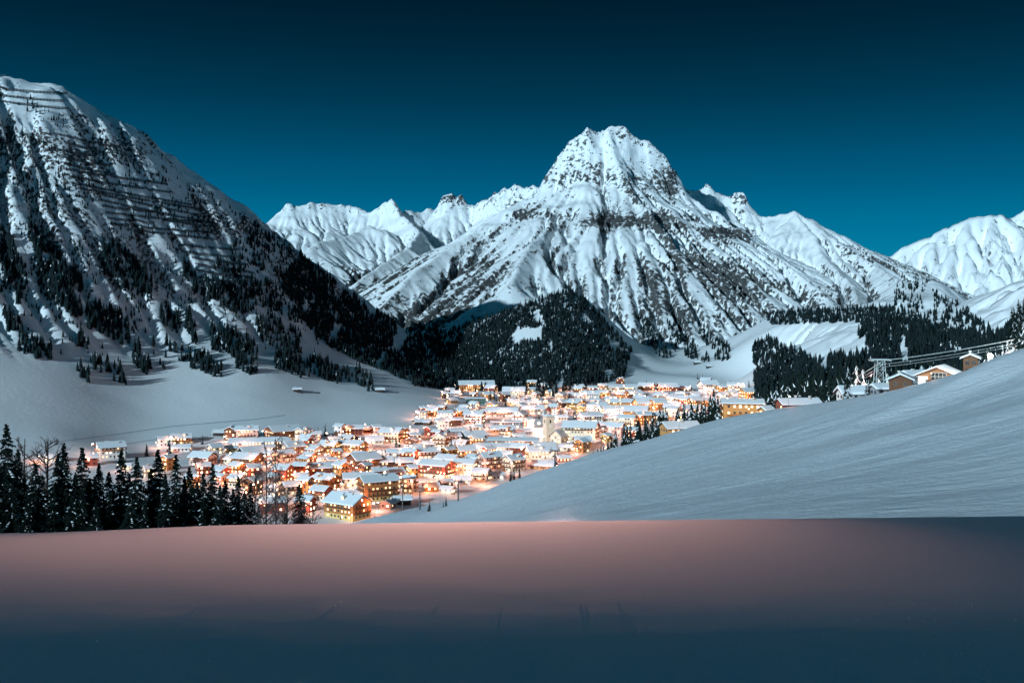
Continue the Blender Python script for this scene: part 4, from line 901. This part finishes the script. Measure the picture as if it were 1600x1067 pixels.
# --- behind the crest of the near slope and beside it: given distance
h_(1062, 690, 52, 'orange', 14, 2, 1.5, near=True, D=452, lit=.2, lab='snow-roofed chalet half hidden behind the slope edge among the dark spruces', balc=False)
h_(1160, 661, 56, 'orange', -8, 3, 2.0, near=True, D=470, lit=.9, pitch=.3, lab='wide orange-lit guesthouse cut off by the slope edge', balc=True)
h_(1247, 643, 58, 'red', 10, 1, 2.2, near=True, D=428, lit=.3, lab='low red house with a broad snow roof right of the dark spruces', balc=False)
h_(1197, 652, 18, 'orange', 30, 1, 1.2, D=440, lit=.8, lab='tiny orange-lit hut at the slope edge left of the low red house', balc=False)
h_(1332, 627, 38, 'white', 10, 1, 1.6, D=415, lit=.0, lab='pale flat-topped building buried in snow below the lit trees', balc=False, snowt=1.2)
h_(1382, 620, 36, 'grey', 12, 1, 1.7, D=408, lit=0, lab='snow-roofed building just left of the dark gabled barn', balc=False, snowt=.9)
h_(1408, 620, 42, 'brown', 66, 2, 1.3, near=True, D=372, lit=0, name='barn', lab='dark gabled timber barn left of the stone-based chalet', balc=False)
h_(1428, 612, 34, 'grey', 12, 2, 1.6, D=400, lit=0, lab='white snow-roofed building between barn and chalet', balc=False, snowt=1.0)
h_(1518, 588, 28, 'brown', 60, 2, 1.3, D=352, lit=0, name='hut', lab='small dark hut below the bright floodlight', balc=False)

ZN = [(lambda x, y: x < 345, 'lower left end behind the spruces'), (lambda x, y: y < 628 and x < 865, 'top cluster under the dark forest'), (lambda x, y: y < 616 and x >= 865, 'uppermost row below the meadow'), (lambda x, y: y < 630, 'second row below the meadow'),
      (lambda x, y: y < 670 and x < 865, 'lit row under the forest edge'), (lambda x, y: y < 655, 'crowded quarter above the church'), (lambda x, y: x > 860 and y < 730, 'blocks right of the church tower'),
      (lambda x, y: x < 500 and y < 703, 'upper left edge of the village'), (lambda x, y: y < 703, 'upper middle edge of the village'), (lambda x, y: x < 560 and y < 735, 'left streets of the village'), (lambda x, y: x < 560, 'lower left streets of the village'),
      (lambda x, y: y < 735, 'middle streets of the village'), (lambda x, y: True, 'lowest streets of the village')]
def zone(q):
    for f_, n_ in ZN:
        if f_(q['px'], q['py']): return n_
vill = HOUSES[:nb_]
lc = cast([q['px'] for q in vill], [q['py'] for q in vill], 460)
zl = {}
for q, l in zip(vill, lc): zl.setdefault(zone(q), []).append(q)
for z_, L in zl.items():
    L.sort(key=lambda q: q['px'])
    for i, q in enumerate(L):
        q['auto'] = '%s%s %s, %s from left in the %s' % ({1: 'low ', 2: '', 3: 'tall ', 4: 'very tall '}[q['floors']], {'dark': 'dark timber', 'brown': 'brown timber', 'grey': 'grey'}.get(q['col'], q['col'] + '-walled'), q['name'], ordinal(i + 1), z_)
SPOTS = []
for q, l in zip(vill, lc):
    if np.isnan(l[1]): continue
    q['lab'] = q['lab'] or q['auto']
    t, x, y, z, w, L = build_house(q, l, q['lab'])
    SPOTS.append((x, y, z, w, L, q))
for q in HOUSES[nb_:]:
    D = q['D']; p = P(q['px'], q['py'], D)
    build_house(q, p, q['lab'])
print('houses', time.time() - T0, len(HOUSES))
# ---- the church: square tower with a lantern, steep nave
def pt(px, py, near=460): return cast(px, py, near)[0]
lt = pt(857, 690)
t = empty('church_tower', tuple(lt), math.radians(24)); tag(t, 'tall square cream church tower with a small domed lantern', 'church tower')
w = 3.7
b = MB(); b.box(-w, w, -w, w, -4, 22); b.obj('wall', WM['cream'], t)
b = MB(); b.box(-w - .5, w + .5, -w - .5, w + .5, 22, 22.6); b.obj('cornice', M_stone, t)
b = MB(); b.poly([(-w - .3, -w - .3, 22.6), (w + .3, -w - .3, 22.6), (w + .3, w + .3, 22.6), (-w - .3, w + .3, 22.6), (-1.9, -1.9, 24.2), (1.9, -1.9, 24.2), (1.9, 1.9, 24.2), (-1.9, 1.9, 24.2)], [(0, 1, 5, 4), (1, 2, 6, 5), (2, 3, 7, 6), (3, 0, 4, 7), (4, 5, 6, 7)]); b.obj('roof_skirt', M_snow, t)
b = MB(); b.tube((0, 0, 24.2), (0, 0, 27.2), 1.8, 1.7, 8); b.obj('lantern', WM['pink'], t)
b = MB()
prof_ = [(2.1, 27.2), (2.3, 28.0), (1.9, 29.0), (.9, 29.9), (.3, 30.8), (.08, 32.3)]
for (r0, z0), (r1, z1) in zip(prof_, prof_[1:]): b.tube((0, 0, z0), (0, 0, z1), r0, r1, 10)
b.obj('dome', WM['red'], t)
for fx, fy, rz in ((0, -1, 0), (-1, 0, -math.pi / 2), (1, 0, math.pi / 2), (0, 1, math.pi)):
    b = MB(); b.box(-.75, .75, -.1, .1, -1.4, 1.4); o = b.obj('belfry_opening', M_pane, t); o.location = (fx * w, fy * w, 18.2); o.rotation_euler = (0, 0, rz)
    b = MB(); b.tube((0, -.12, 0), (0, .05, 0), 1.25, 1.25, 16); o = b.obj('clock_face', WM['white'], t); o.location = (fx * w, fy * w, 14.2); o.rotation_euler = (0, 0, rz)
q = dict(px=875, py=692, wpx=28, col='cream', ang=62, floors=2, lr=1.7, upper=None, near=True, D=None, name='church_nave', lit=.5, pitch=.9, lab=None, balc=False, snowt=.4)
build_house(q, pt(875, 692), 'steep-roofed cream church nave at the right foot of the tower')

# ---- the chalet on the slope at the right
D = 338; base = P(1470, 606, D)
t = empty('chalet', tuple(base), math.radians(-123)); tag(t, 'gabled chalet with white base, brown timber gable and large balcony window on the slope', 'house', 'houses on the slope')
Wd, Ln, He, pit = 12.2, 13.0, 4.4, .43; hx, hy = Ln / 2, Wd / 2
# gable faces the village: local -x... the ridge runs away from it
b = MB(); b.box(-hx, hx, -hy, hy, -5, 2.3); b.obj('stone_base', WM['white'], t)
b = MB(); b.poly([(-hx - .1, -hy - .1, 2.3), (hx + .1, -hy - .1, 2.3), (hx + .1, hy + .1, 2.3), (-hx - .1, hy + .1, 2.3), (-hx - .1, -hy - .1, He), (hx + .1, -hy - .1, He), (hx + .1, hy + .1, He), (-hx - .1, hy + .1, He), (-hx - .1, 0, He + hy * pit), (hx + .1, 0, He + hy * pit)],
               [(0, 1, 5, 4), (2, 3, 7, 6), (1, 2, 6, 9, 5), (3, 0, 4, 8, 7)]); b.obj('timber_wall', simple('chalet_timber', (.34, .155, .075), .8, var=.3, bscale=3), t)
b = MB(); b.box(hx + .1, hx + .5, -hy * .97, -hy * .48, -5, He - .2); b.obj('corner_wall', WM['white'], t)
def slab2(x0, x1, yy, z_, th, rnd):
    zr = He + hy * pit + z_; ze = zr - yy * pit; b = MB(); P0 = [(x0, -yy, ze), (x0, 0, zr), (x0, yy, ze), (x1, -yy, ze), (x1, 0, zr), (x1, yy, ze)]
    top = [(x0 + rnd, -yy + rnd, ze + th), (x0 + rnd, 0, zr + th), (x0 + rnd, yy - rnd, ze + th), (x1 - rnd, -yy + rnd, ze + th), (x1 - rnd, 0, zr + th), (x1 - rnd, yy - rnd, ze + th)]
    b.poly(P0 + top, [(0, 3, 4, 1), (1, 4, 5, 2), (6, 7, 10, 9), (7, 8, 11, 10), (0, 6, 9, 3), (2, 5, 11, 8), (0, 1, 7, 6), (1, 2, 8, 7), (3, 9, 10, 4), (4, 10, 11, 5)]); return b
rf = slab2(-hx - 1.2, hx + 1.7, hy + 1.3, .08, .25, 0).obj('roof', M_timber, t); slab2(-hx - 1.15, hx + 1.65, hy + 1.25, .335, .5, .25).obj('snow_cover', M_snow, rf)
b = MB(); b.box(hx + .12, hx + .3, -1.9, 3.0, 2.55, 5.6); o = b.obj('window', simple('big_window_frame', (.55, .50, .42), .7), t)
for i in range(4):
    b = MB(); y0 = -1.75 + i * 1.18; b.box(hx + .3, hx + .34, y0, y0 + 1.0, 2.75, 4.1); b.obj('pane', M_pane, o)
    b = MB(); b.box(hx + .3, hx + .34, y0, y0 + 1.0, 4.25, 5.4); b.obj('pane', M_pane, o)
b = MB(); b.box(hx + .1, hx + 1.5, -hy * .55, hy * .9, 2.15, 2.35)
b.box(hx + 1.4, hx + 1.5, -hy * .55, hy * .9, 2.5, 3.1)
for i in range(7): y0 = -hy * .55 + i * hy * 1.45 / 6.01; b.box(hx + 1.38, hx + 1.52, y0, y0 + .12, 2.3, 3.2)
b.obj('balcony', M_timber, t)
for y0 in (-1.5, 1.2, 3.6):
    o = mobj('window', window_mesh(1.2, 1.1, 0), t); o.location = (hx + .05, y0, 1.0); o.rotation_euler = (0, 0, math.pi / 2)
b = MB(); b.box(hx + .1, hx + .25, 4.1, 5.2, 3.2, 3.5); b.obj('wall_lamp', M_lit2, t)

# ---- street lamps: a post, a glowing lantern and its light
lamp_post = MB(); lamp_post.tube((0, 0, -1), (0, 0, 5.0), .09, .06, 5); lamp_post.tube((0, 0, 4.9), (.7, 0, 5.3), .05, .05, 4); LPM = lamp_post.mesh('post', M_metal)
lantern = MB(); lantern.box(.5, .9, -.18, .18, 4.98, 5.26); LNM = lantern.mesh('lantern', M_lamp)
_ld = {}
def lamp(x, y, z, power, col, label, group, hgt=5.0, name='street_lamp'):
    kx = (round(power, -2), col)
    if kx not in _ld:
        d = bpy.data.lights.new('lamp_light', 'POINT'); d.energy = power; d.color = col; d.shadow_soft_size = .35; _ld[kx] = d
    t = empty(name, (x, y, z), r_.uniform(0, 6.28), hgt / 5.0); tag(t, label, 'lamp', group)
    mobj('post', LPM, t); mobj('lantern', LNM, t)
    if name == 'floodlight' and power > 8000:
        b_ = MB(); R2 = .8 if power > 10000 else .3
        for k2 in range(6): z1, z2 = -math.cos(math.pi * k2 / 6), -math.cos(math.pi * (k2 + 1) / 6); b_.tube((.7, 0, 5.5 + R2 * z1), (.7, 0, 5.5 + R2 * z2), R2 * math.sqrt(1 - z1 * z1) + .01, R2 * math.sqrt(1 - z2 * z2) + .01, 8)
        b_.obj('globe', M_lampc if col[0] < .9 else M_lamp, t)
    l = bpy.data.objects.new('lamp_light', _ld[kx]); C.objects.link(l); l.parent = t; l.location = (.7, 0, 4.6)
WARM = [(1.0, .38, .22), (1.0, .43, .31), (1.0, .50, .37), (1.0, .31, .12), (1.0, .40, .26)]
r_.seed(9)
lamps = []
for x, y, z, w, L, q in SPOTS:
    if q['lit'] < .15: continue
    col = WARM[3] if q['col'] in ('orange', 'red') else r_.choice(WARM)
    a = math.radians(q['ang']); s_ = 1 if q['ang'] < 0 else -1
    # one lamp out in front, between the two faces the photograph shows
    dx, dy = s_ * .35, -.94; R_ = .5 * (abs(math.cos(a)) * w + abs(math.sin(a)) * L) + r_.uniform(4, 7)
    lamps.append((x + dx * R_ + r_.uniform(-2, 2), y + dy * R_, r_.uniform(.55, 1.3) * (900 + 1900 * q['lit']) * (1 + (y - 550) / 1100), col))
    if w * L > 260: lamps.append((x + s_ * (.5 * L + 5), y - 2, 3000 * r_.uniform(.6, 1.2), r_.choice(WARM)))
ROADS = [[(330, 745), (372, 738), (420, 731), (470, 726), (508, 718), (545, 708), (590, 702), (640, 704), (700, 706)],
         [(372, 738), (388, 752), (400, 768), (412, 780)],
         [(520, 800), (548, 790), (570, 772), (610, 770), (650, 762), (700, 755), (740, 762), (780, 745), (830, 742), (870, 728), (905, 715), (935, 700), (955, 690)],
         [(830, 742), (820, 722), (838, 705), (846, 688), (862, 670), (900, 662), (940, 654), (990, 648), (1030, 636), (1080, 628), (1150, 620)],
         [(655, 650), (700, 660), (740, 668), (780, 672), (815, 668), (846, 672)], [(540, 788), (530, 770), (545, 755), (520, 735), (508, 718)], [(640, 704), (665, 735), (680, 757)]]
for i, R in enumerate(ROADS):
    seg = []
    for (x0, y0), (x1, y1) in zip(R, R[1:]):
        n = max(2, int(math.hypot(x1 - x0, (y1 - y0) * 2.5) / 6)); seg += [(x0 + (x1 - x0) * k_ / n, y0 + (y1 - y0) * k_ / n) for k_ in range(n)]
    seg.append(R[-1]); g = cast([s[0] for s in seg], [s[1] for s in seg], 460); g = g[~np.isnan(g[:, 1])]
    d = np.gradient(g[:, :2], axis=0); d /= np.linalg.norm(d, axis=1)[:, None] + 1e-9; nrm = np.stack([-d[:, 1], d[:, 0]], 1)
    rows = []
    for s_ in (-3.4, -1.2, 1.2, 3.4):
        q_ = g[:, :2] + nrm * s_; rows.append(np.column_stack([q_, ground(q_[:, 0], q_[:, 1]) + .22 + .004 * i]))
    V = np.stack(rows, 1); H, Wd_ = V.shape[:2]; ii = np.arange(H * Wd_).reshape(H, Wd_)
    o = raw_mesh('road', V.reshape(-1, 3), np.stack([ii[:-1, :-1], ii[:-1, 1:], ii[1:, 1:], ii[1:, :-1]], -1).reshape(-1, 4), M_road)
    tag(o, 'snow-packed village road', kind='structure')
    acc = 0
    for k_ in range(1, len(g)):
        acc += np.hypot(*(g[k_, :2] - g[k_ - 1, :2]))
        if acc > 24:
            acc = 0; s_ = 4.2 * (1 if k_ % 2 else -1); lamps.append((g[k_, 0] + nrm[k_, 0] * s_, g[k_, 1] + nrm[k_, 1] * s_, r_.uniform(3000, 7500), r_.choice(WARM[1:3] + [WARM[4]])))
lx = np.array([l[0] for l in lamps]); ly = np.array([l[1] for l in lamps]); lz = ground(lx, ly)
kept = []
for i in np.argsort(ly):
    if any(abs(lx[i] - lx[j]) < 7 and abs(ly[i] - ly[j]) < 9 for j in kept): continue
    inside_h = False
    for x, y, z, w, L, q in SPOTS:
        a = math.radians(q['ang']); ddx, ddy = lx[i] - x, ly[i] - y; u = ddx * math.cos(a) + ddy * math.sin(a); v = -ddx * math.sin(a) + ddy * math.cos(a)
        if abs(u) < L / 2 + .6 and abs(v) < w / 2 + .6: inside_h = True; break
    if not inside_h: kept.append(i)
kept.sort(key=lambda i: lx[i] / ly[i])
zc_ = {}
for n_, i in enumerate(kept):
    zz_ = zone(dict(px=CX + lx[i] / ly[i] * F, py=HY + (CZ - lz[i]) / ly[i] * F)); zc_[zz_] = zc_.get(zz_, 0) + 1
    lamp(lx[i], ly[i], lz[i], lamps[i][2], lamps[i][3], 'warm lamp, %s from left in the %s' % (ordinal(zc_[zz_]), zz_), 'street lamps of the village', 8.5 if i % 2 else 5.0)
p = pt(843, 672); lamp(p[0], p[1], p[2], 30000, (1.0, .80, .66), 'very bright white floodlight left of the church tower', 'floodlights', 6, 'floodlight')
# added oversized spots beside the floodlight; they graze the snow field for its warm glow
for en_, an_, col_, dz_ in ((9.5e8, 1.0, (1.0, .49, .39), -1.1), (3.0e7, 2.1, (1.0, .66, .64), 1.0)):
    fl = bpy.data.lights.new('added_glow_spot', 'SPOT'); fl.energy = en_; fl.color = col_; fl.spot_size = math.radians(an_); fl.spot_blend = 1.0; fl.shadow_soft_size = 9.0
    fo = bpy.data.objects.new('added_glow_spot', fl); C.objects.link(fo); fo.location = (p[0] + .5, p[1], p[2] + 8)
    fo.rotation_euler = (Vector((1.2, 30, float(field_h(0., 30.)) + dz_)) - fo.location).to_track_quat('-Z', 'Y').to_euler()
for px, py, D, pw, col, lab in [(1545, 576, 318, 40000, (.70, .95, 1.0), 'dazzling cold white floodlight on the slope crest at right'), (1402, 604, 446, 9000, (.35, 1.0, .85), 'cold floodlight under the cable car pylon'), (1333, 616, 459, 5000, (1.0, .90, .80), 'white floodlight below the lit spruces'),
                            (1350, 614, 457, 6000, (1.0, .22, .16), 'reddish lamp below the red-lit spruce'), (1573, 570, 324, 6000, (1.0, .42, .22), 'orange lamp under the trees right of the cold floodlight'), (1455, 612, 318, 5000, (1.0, .70, .52), 'small warm lamp in front of the stone-based chalet'),
                            (1232, 652, 412, 3500, (1.0, .42, .28), 'red-orange lamp in front of the low red house'), (1170, 668, 446, 6000, (1.0, .52, .22), 'warm lamp before the wide guesthouse'), (1062, 692, 440, 900, (1.0, .5, .3), 'weak lamp before the chalet behind the slope edge')]:
    q_ = P(px, py, D); z_ = max(float(ground(q_[0], q_[1])), q_[2] - 1) if px != 1545 else float(ground(q_[0], q_[1]))
    lamp(q_[0], q_[1], z_, pw, col, lab, 'lamps along the slope crest', 5.0 if px != 1455 else 2.5, 'floodlight')

# ---- cable car: lattice pylon and ropes
D = 425; p0 = P(1375, 600, D); gz = float(ground(p0[0], D)) - 1
ztop = P(1375, 563, D)[2]
t = empty('cable_car_pylon', (p0[0], D, gz)); tag(t, 'floodlit lattice pylon carrying the cable car ropes above the snow roofs', 'pylon')
Hh = ztop - gz; b = MB()
for sx in (-1, 1):
    for sy in (-1, 1): b.tube((sx * 3.0, sy * 2.2, 0), (sx * 1.6, sy * 1.2, Hh), .22, .16, 4)
b.obj('leg', simple('galvanised_steel', (.55, .60, .60), .4, metal=.3), t)
Ms = bpy.data.materials['galvanised_steel']
b = MB(); n = 6
for k_ in range(n):
    f0, f1 = k_ / n, (k_ + 1) / n; a0, a1 = 3 - 1.4 * f0, 3 - 1.4 * f1
    for sy in (-1, 1):
        y0, y1 = sy * (2.2 - f0), sy * (2.2 - f1)
        b.tube((-a0, y0, f0 * Hh), (a1, y1, f1 * Hh), .1, .1, 3); b.tube((a0, y0, f0 * Hh), (-a1, y1, f1 * Hh), .1, .1, 3); b.tube((-a1, y1, f1 * Hh), (a1, y1, f1 * Hh), .1, .1, 3)
b.obj('lattice', Ms, t)
b = MB(); b.box(-4.2, 4.2, -.5, .5, Hh, Hh + .7); b.box(-4.2, -3.2, -2, 2, Hh - .3, Hh + .5); b.box(3.2, 4.2, -2, 2, Hh - .3, Hh + .5); b.obj('crossarm', Ms, t)
M_rope = simple('rope_steel', (.62, .66, .66), .45, metal=.1)
def rope(pts, r, label):
    b = MB(); w_ = [P(*p) for p in pts]
    for a_, c_ in zip(w_, w_[1:]):
        N = 10; sag = .006 * np.linalg.norm(c_ - a_)
        pr = None
        for k_ in range(N + 1):
            f_ = k_ / N; q_ = a_ + (c_ - a_) * f_ - np.array([0, 0, sag * 4 * f_ * (1 - f_)])
            if pr is not None: b.tube(pr, q_, r, r, 5)
            pr = q_
    o = b.obj('cable', M_rope); tag(o, label, 'cable', 'ropes of the cable car')
rope([(1583, 531, 330), (1380, 563, 425), (1330, 592, 520)], .16, 'uppermost bright carrying rope of the cable car')
rope([(1583, 537, 331), (1380, 569, 426), (1326, 600, 520)], .09, 'middle thin rope of the cable car')
rope([(1583, 541, 332), (1382, 573, 426), (1322, 604, 520)], .08, 'lowest thin rope of the cable car')

# ---- chairlift pylons at the edge of the slope
def lift_pylon(px, py, top, D, label, wdt=3.6):
    p = P(px, py, D); zt = P(px, top, D)[2]; gz = min(float(ground(p[0], D)), p[2] + 3); t = empty('lift_pylon', (p[0], D, gz)); tag(t, label, 'pylon', 'chairlift pylons'); H_ = zt - gz
    b = MB(); b.tube((0, 0, -1), (0, 0, H_), .38, .26, 8); b.obj('mast', M_metal, t)
    b = MB(); b.box(-wdt, wdt, -.2, .2, H_ - .2, H_ + .25); b.obj('crossarm', M_metal, t)
    for s_ in (-1, 1):
        b = MB(); b.box(s_ * wdt * .9 - .15, s_ * wdt * .9 + .15, -1.6, 1.6, H_ + .3, H_ + .6); b.obj('pulley_beam', M_metal, t)
        b = MB(); b.tube((s_ * wdt * .5, 0, H_ + .2), (s_ * wdt * .9, 0, H_ + 1.7), .1, .1, 4); b.obj('work_frame', M_metal, t)
    return p, zt
lift_pylon(867, 728, 704, 436, 'dark chairlift pylon standing before the church quarter', 2.2)
lift_pylon(656, 785, 768, 450, 'chairlift pylon with broad arms before the lower village', 2.2)
lift_pylon(716, 768, 753, 448, 'chairlift pylon between the other two along the slope edge', 1.8)
lift_pylon(629, 776, 759, 560, 'slim mast in the lit village square left of the pylons', .9)
lift_pylon(466, 612, 603, 1110, 'small ski lift pylon on the open left slope', 2.4)
lift_pylon(607, 612, 604, 1200, 'farther ski lift pylon beside the small slope shed', 2.4)
for px, py, wp, lab in [(464, 613, 12, 'snow-covered lift hut on the open left slope'), (594, 613, 12, 'small grey shed right of the spruce stand on the left slope'), (1090, 569, 10, 'low dark hay hut on the snowy meadow'), (1108, 575, 8, 'smaller hay hut right of the first on the meadow')]:
    q = dict(px=px, py=py, wpx=wp, col='dark', ang=12, floors=1, lr=1.6, upper=None, near=False, D=None, name='hut', lit=0, pitch=.4, lab=None, balc=False, snowt=.6)
    build_house(q, pt(px, py), lab)

# ---- avalanche barriers: rows of posts and rails following the contour
def barrier(x0, y0, x1, y1, label):
    n = max(4, int((x1 - x0) / 5)); pxs = np.linspace(x0, x1, n); pys = y0 + (y1 - y0) * np.linspace(0, 1, n) + 1.2 * np.sin(np.linspace(0, 3.1, n))
    g = cast(pxs, pys, 700)
    if np.isnan(g).any(): g = g[~np.isnan(g[:, 1])]
    g = g[np.abs(g[:, 1] - np.median(g[:, 1])) < 160]
    if len(g) < 3: return
    b = MB()
    for a_, c_ in zip(g, g[1:]):
        if np.linalg.norm(a_ - c_) > 40: continue
        for h in (.9, 1.9, 2.9): b.tube(a_ + (0, 0, h), c_ + (0, 0, h), .32, .32, 4)
    m_ = MB()
    for a_ in g: m_.tube(a_ - (0, 0, 1), a_ + (0, 0, 3.4), .22, .22, 4)
    t = empty('avalanche_barrier', (0, 0, 0)); tag(t, label, 'avalanche barrier', 'avalanche barriers on the left mountain')
    b.obj('rail', M_barrier, t)['kind'] = 'stuff'; m_.obj('post', M_barrier, t)['kind'] = 'stuff'
M_barrier = simple('weathered_barrier', (.035, .035, .04), .8)
rows = [(0, 141, 105, 148), (0, 151, 100, 160), (0, 160, 108, 172), (0, 240, 30, 246),
        (84, 210, 176, 231), (100, 224, 168, 241), (84, 234, 150, 246), (88, 245, 172, 262), (95, 256, 180, 275), (100, 266, 262, 290), (108, 278, 270, 303), (112, 288, 300, 322), (125, 296, 320, 330), (150, 304, 330, 342), (154, 314, 340, 352), (160, 324, 250, 334), (165, 334, 330, 350),
        (168, 343, 240, 350), (255, 345, 345, 358), (175, 352, 330, 366), (200, 360, 340, 376), (280, 384, 375, 392), (275, 393, 382, 405), (300, 404, 392, 416), (305, 414, 396, 428), (306, 424, 398, 436), (310, 436, 372, 442)]
for i, (x0, y0, x1, y1) in enumerate(rows):
    barrier(x0, y0, x1, y1, 'long dark snow barrier, %s from the top of the left mountain' % ordinal(i + 1))

# ---- tracks across the left slope
M_track = simple('shaded_cut_snow', (.50, .54, .60), .8)  # darker colour paints in the shade of the cut across the slope
for tr_, lab in [([(70, 693), (130, 685), (200, 676), (270, 666), (340, 660), (400, 655), (450, 648)], 'long straight ski track across the left slope'), ([(170, 697), (215, 691), (260, 684), (330, 682)], 'short path above the leftmost houses')]:
    seg = []
    for (x0, y0), (x1, y1) in zip(tr_, tr_[1:]): seg += [(x0 + (x1 - x0) * k_ / 12, y0 + (y1 - y0) * k_ / 12) for k_ in range(12)]
    g = cast([s[0] for s in seg], [s[1] for s in seg], 460); rows_ = []
    for dy_ in (-1.5, 1.5): rows_.append(np.column_stack([g[:, 0], g[:, 1] + dy_, ground(g[:, 0], g[:, 1] + dy_) + (.12 if dy_ < 0 else -.05 + .17)]))
    V = np.stack(rows_, 1); ii = np.arange(len(g) * 2).reshape(-1, 2)
    tag(raw_mesh('path', V.reshape(-1, 3), np.stack([ii[:-1, 0], ii[:-1, 1], ii[1:, 1], ii[1:, 0]], -1), M_track), lab, kind='structure')

# ---- ice crystals glinting on the snow field
M_ice = simple('ice_crystal', (.93, .95, .97), .25, spec=.8)
n = 650; yy = 7.2 * (10.8 / 7.2) ** rg.uniform(0, 1, n); uu = rg.uniform(-.56, .56, n); xx = yy * uu; zz = field_h(xx, yy) + .004
V, Q = [], []
oct_ = np.array([(1, 0, 0), (-1, 0, 0), (0, 1, 0), (0, -1, 0), (0, 0, 1), (0, 0, -1)], float); of = np.array([(0, 2, 4), (2, 1, 4), (1, 3, 4), (3, 0, 4), (2, 0, 5), (1, 2, 5), (3, 1, 5), (0, 3, 5)])
for i in range(n):
    A = np.linalg.qr(rg.normal(size=(3, 3)))[0]; s_ = yy[i] * .0006 * rg.choice([.6, .8, 1.0, 1.5], p=[.5, .3, .15, .05])
    V.append(oct_ @ A * s_ + (xx[i], yy[i], zz[i])); Q.append(of + 6 * i)
tag(raw_mesh('snow_crystals', np.concatenate(V), np.concatenate(Q), M_ice, smooth=False), 'loose glinting ice crystals on the snow field', 'ice crystals', kind='stuff')
print('done', time.time() - T0, len(bpy.data.objects))
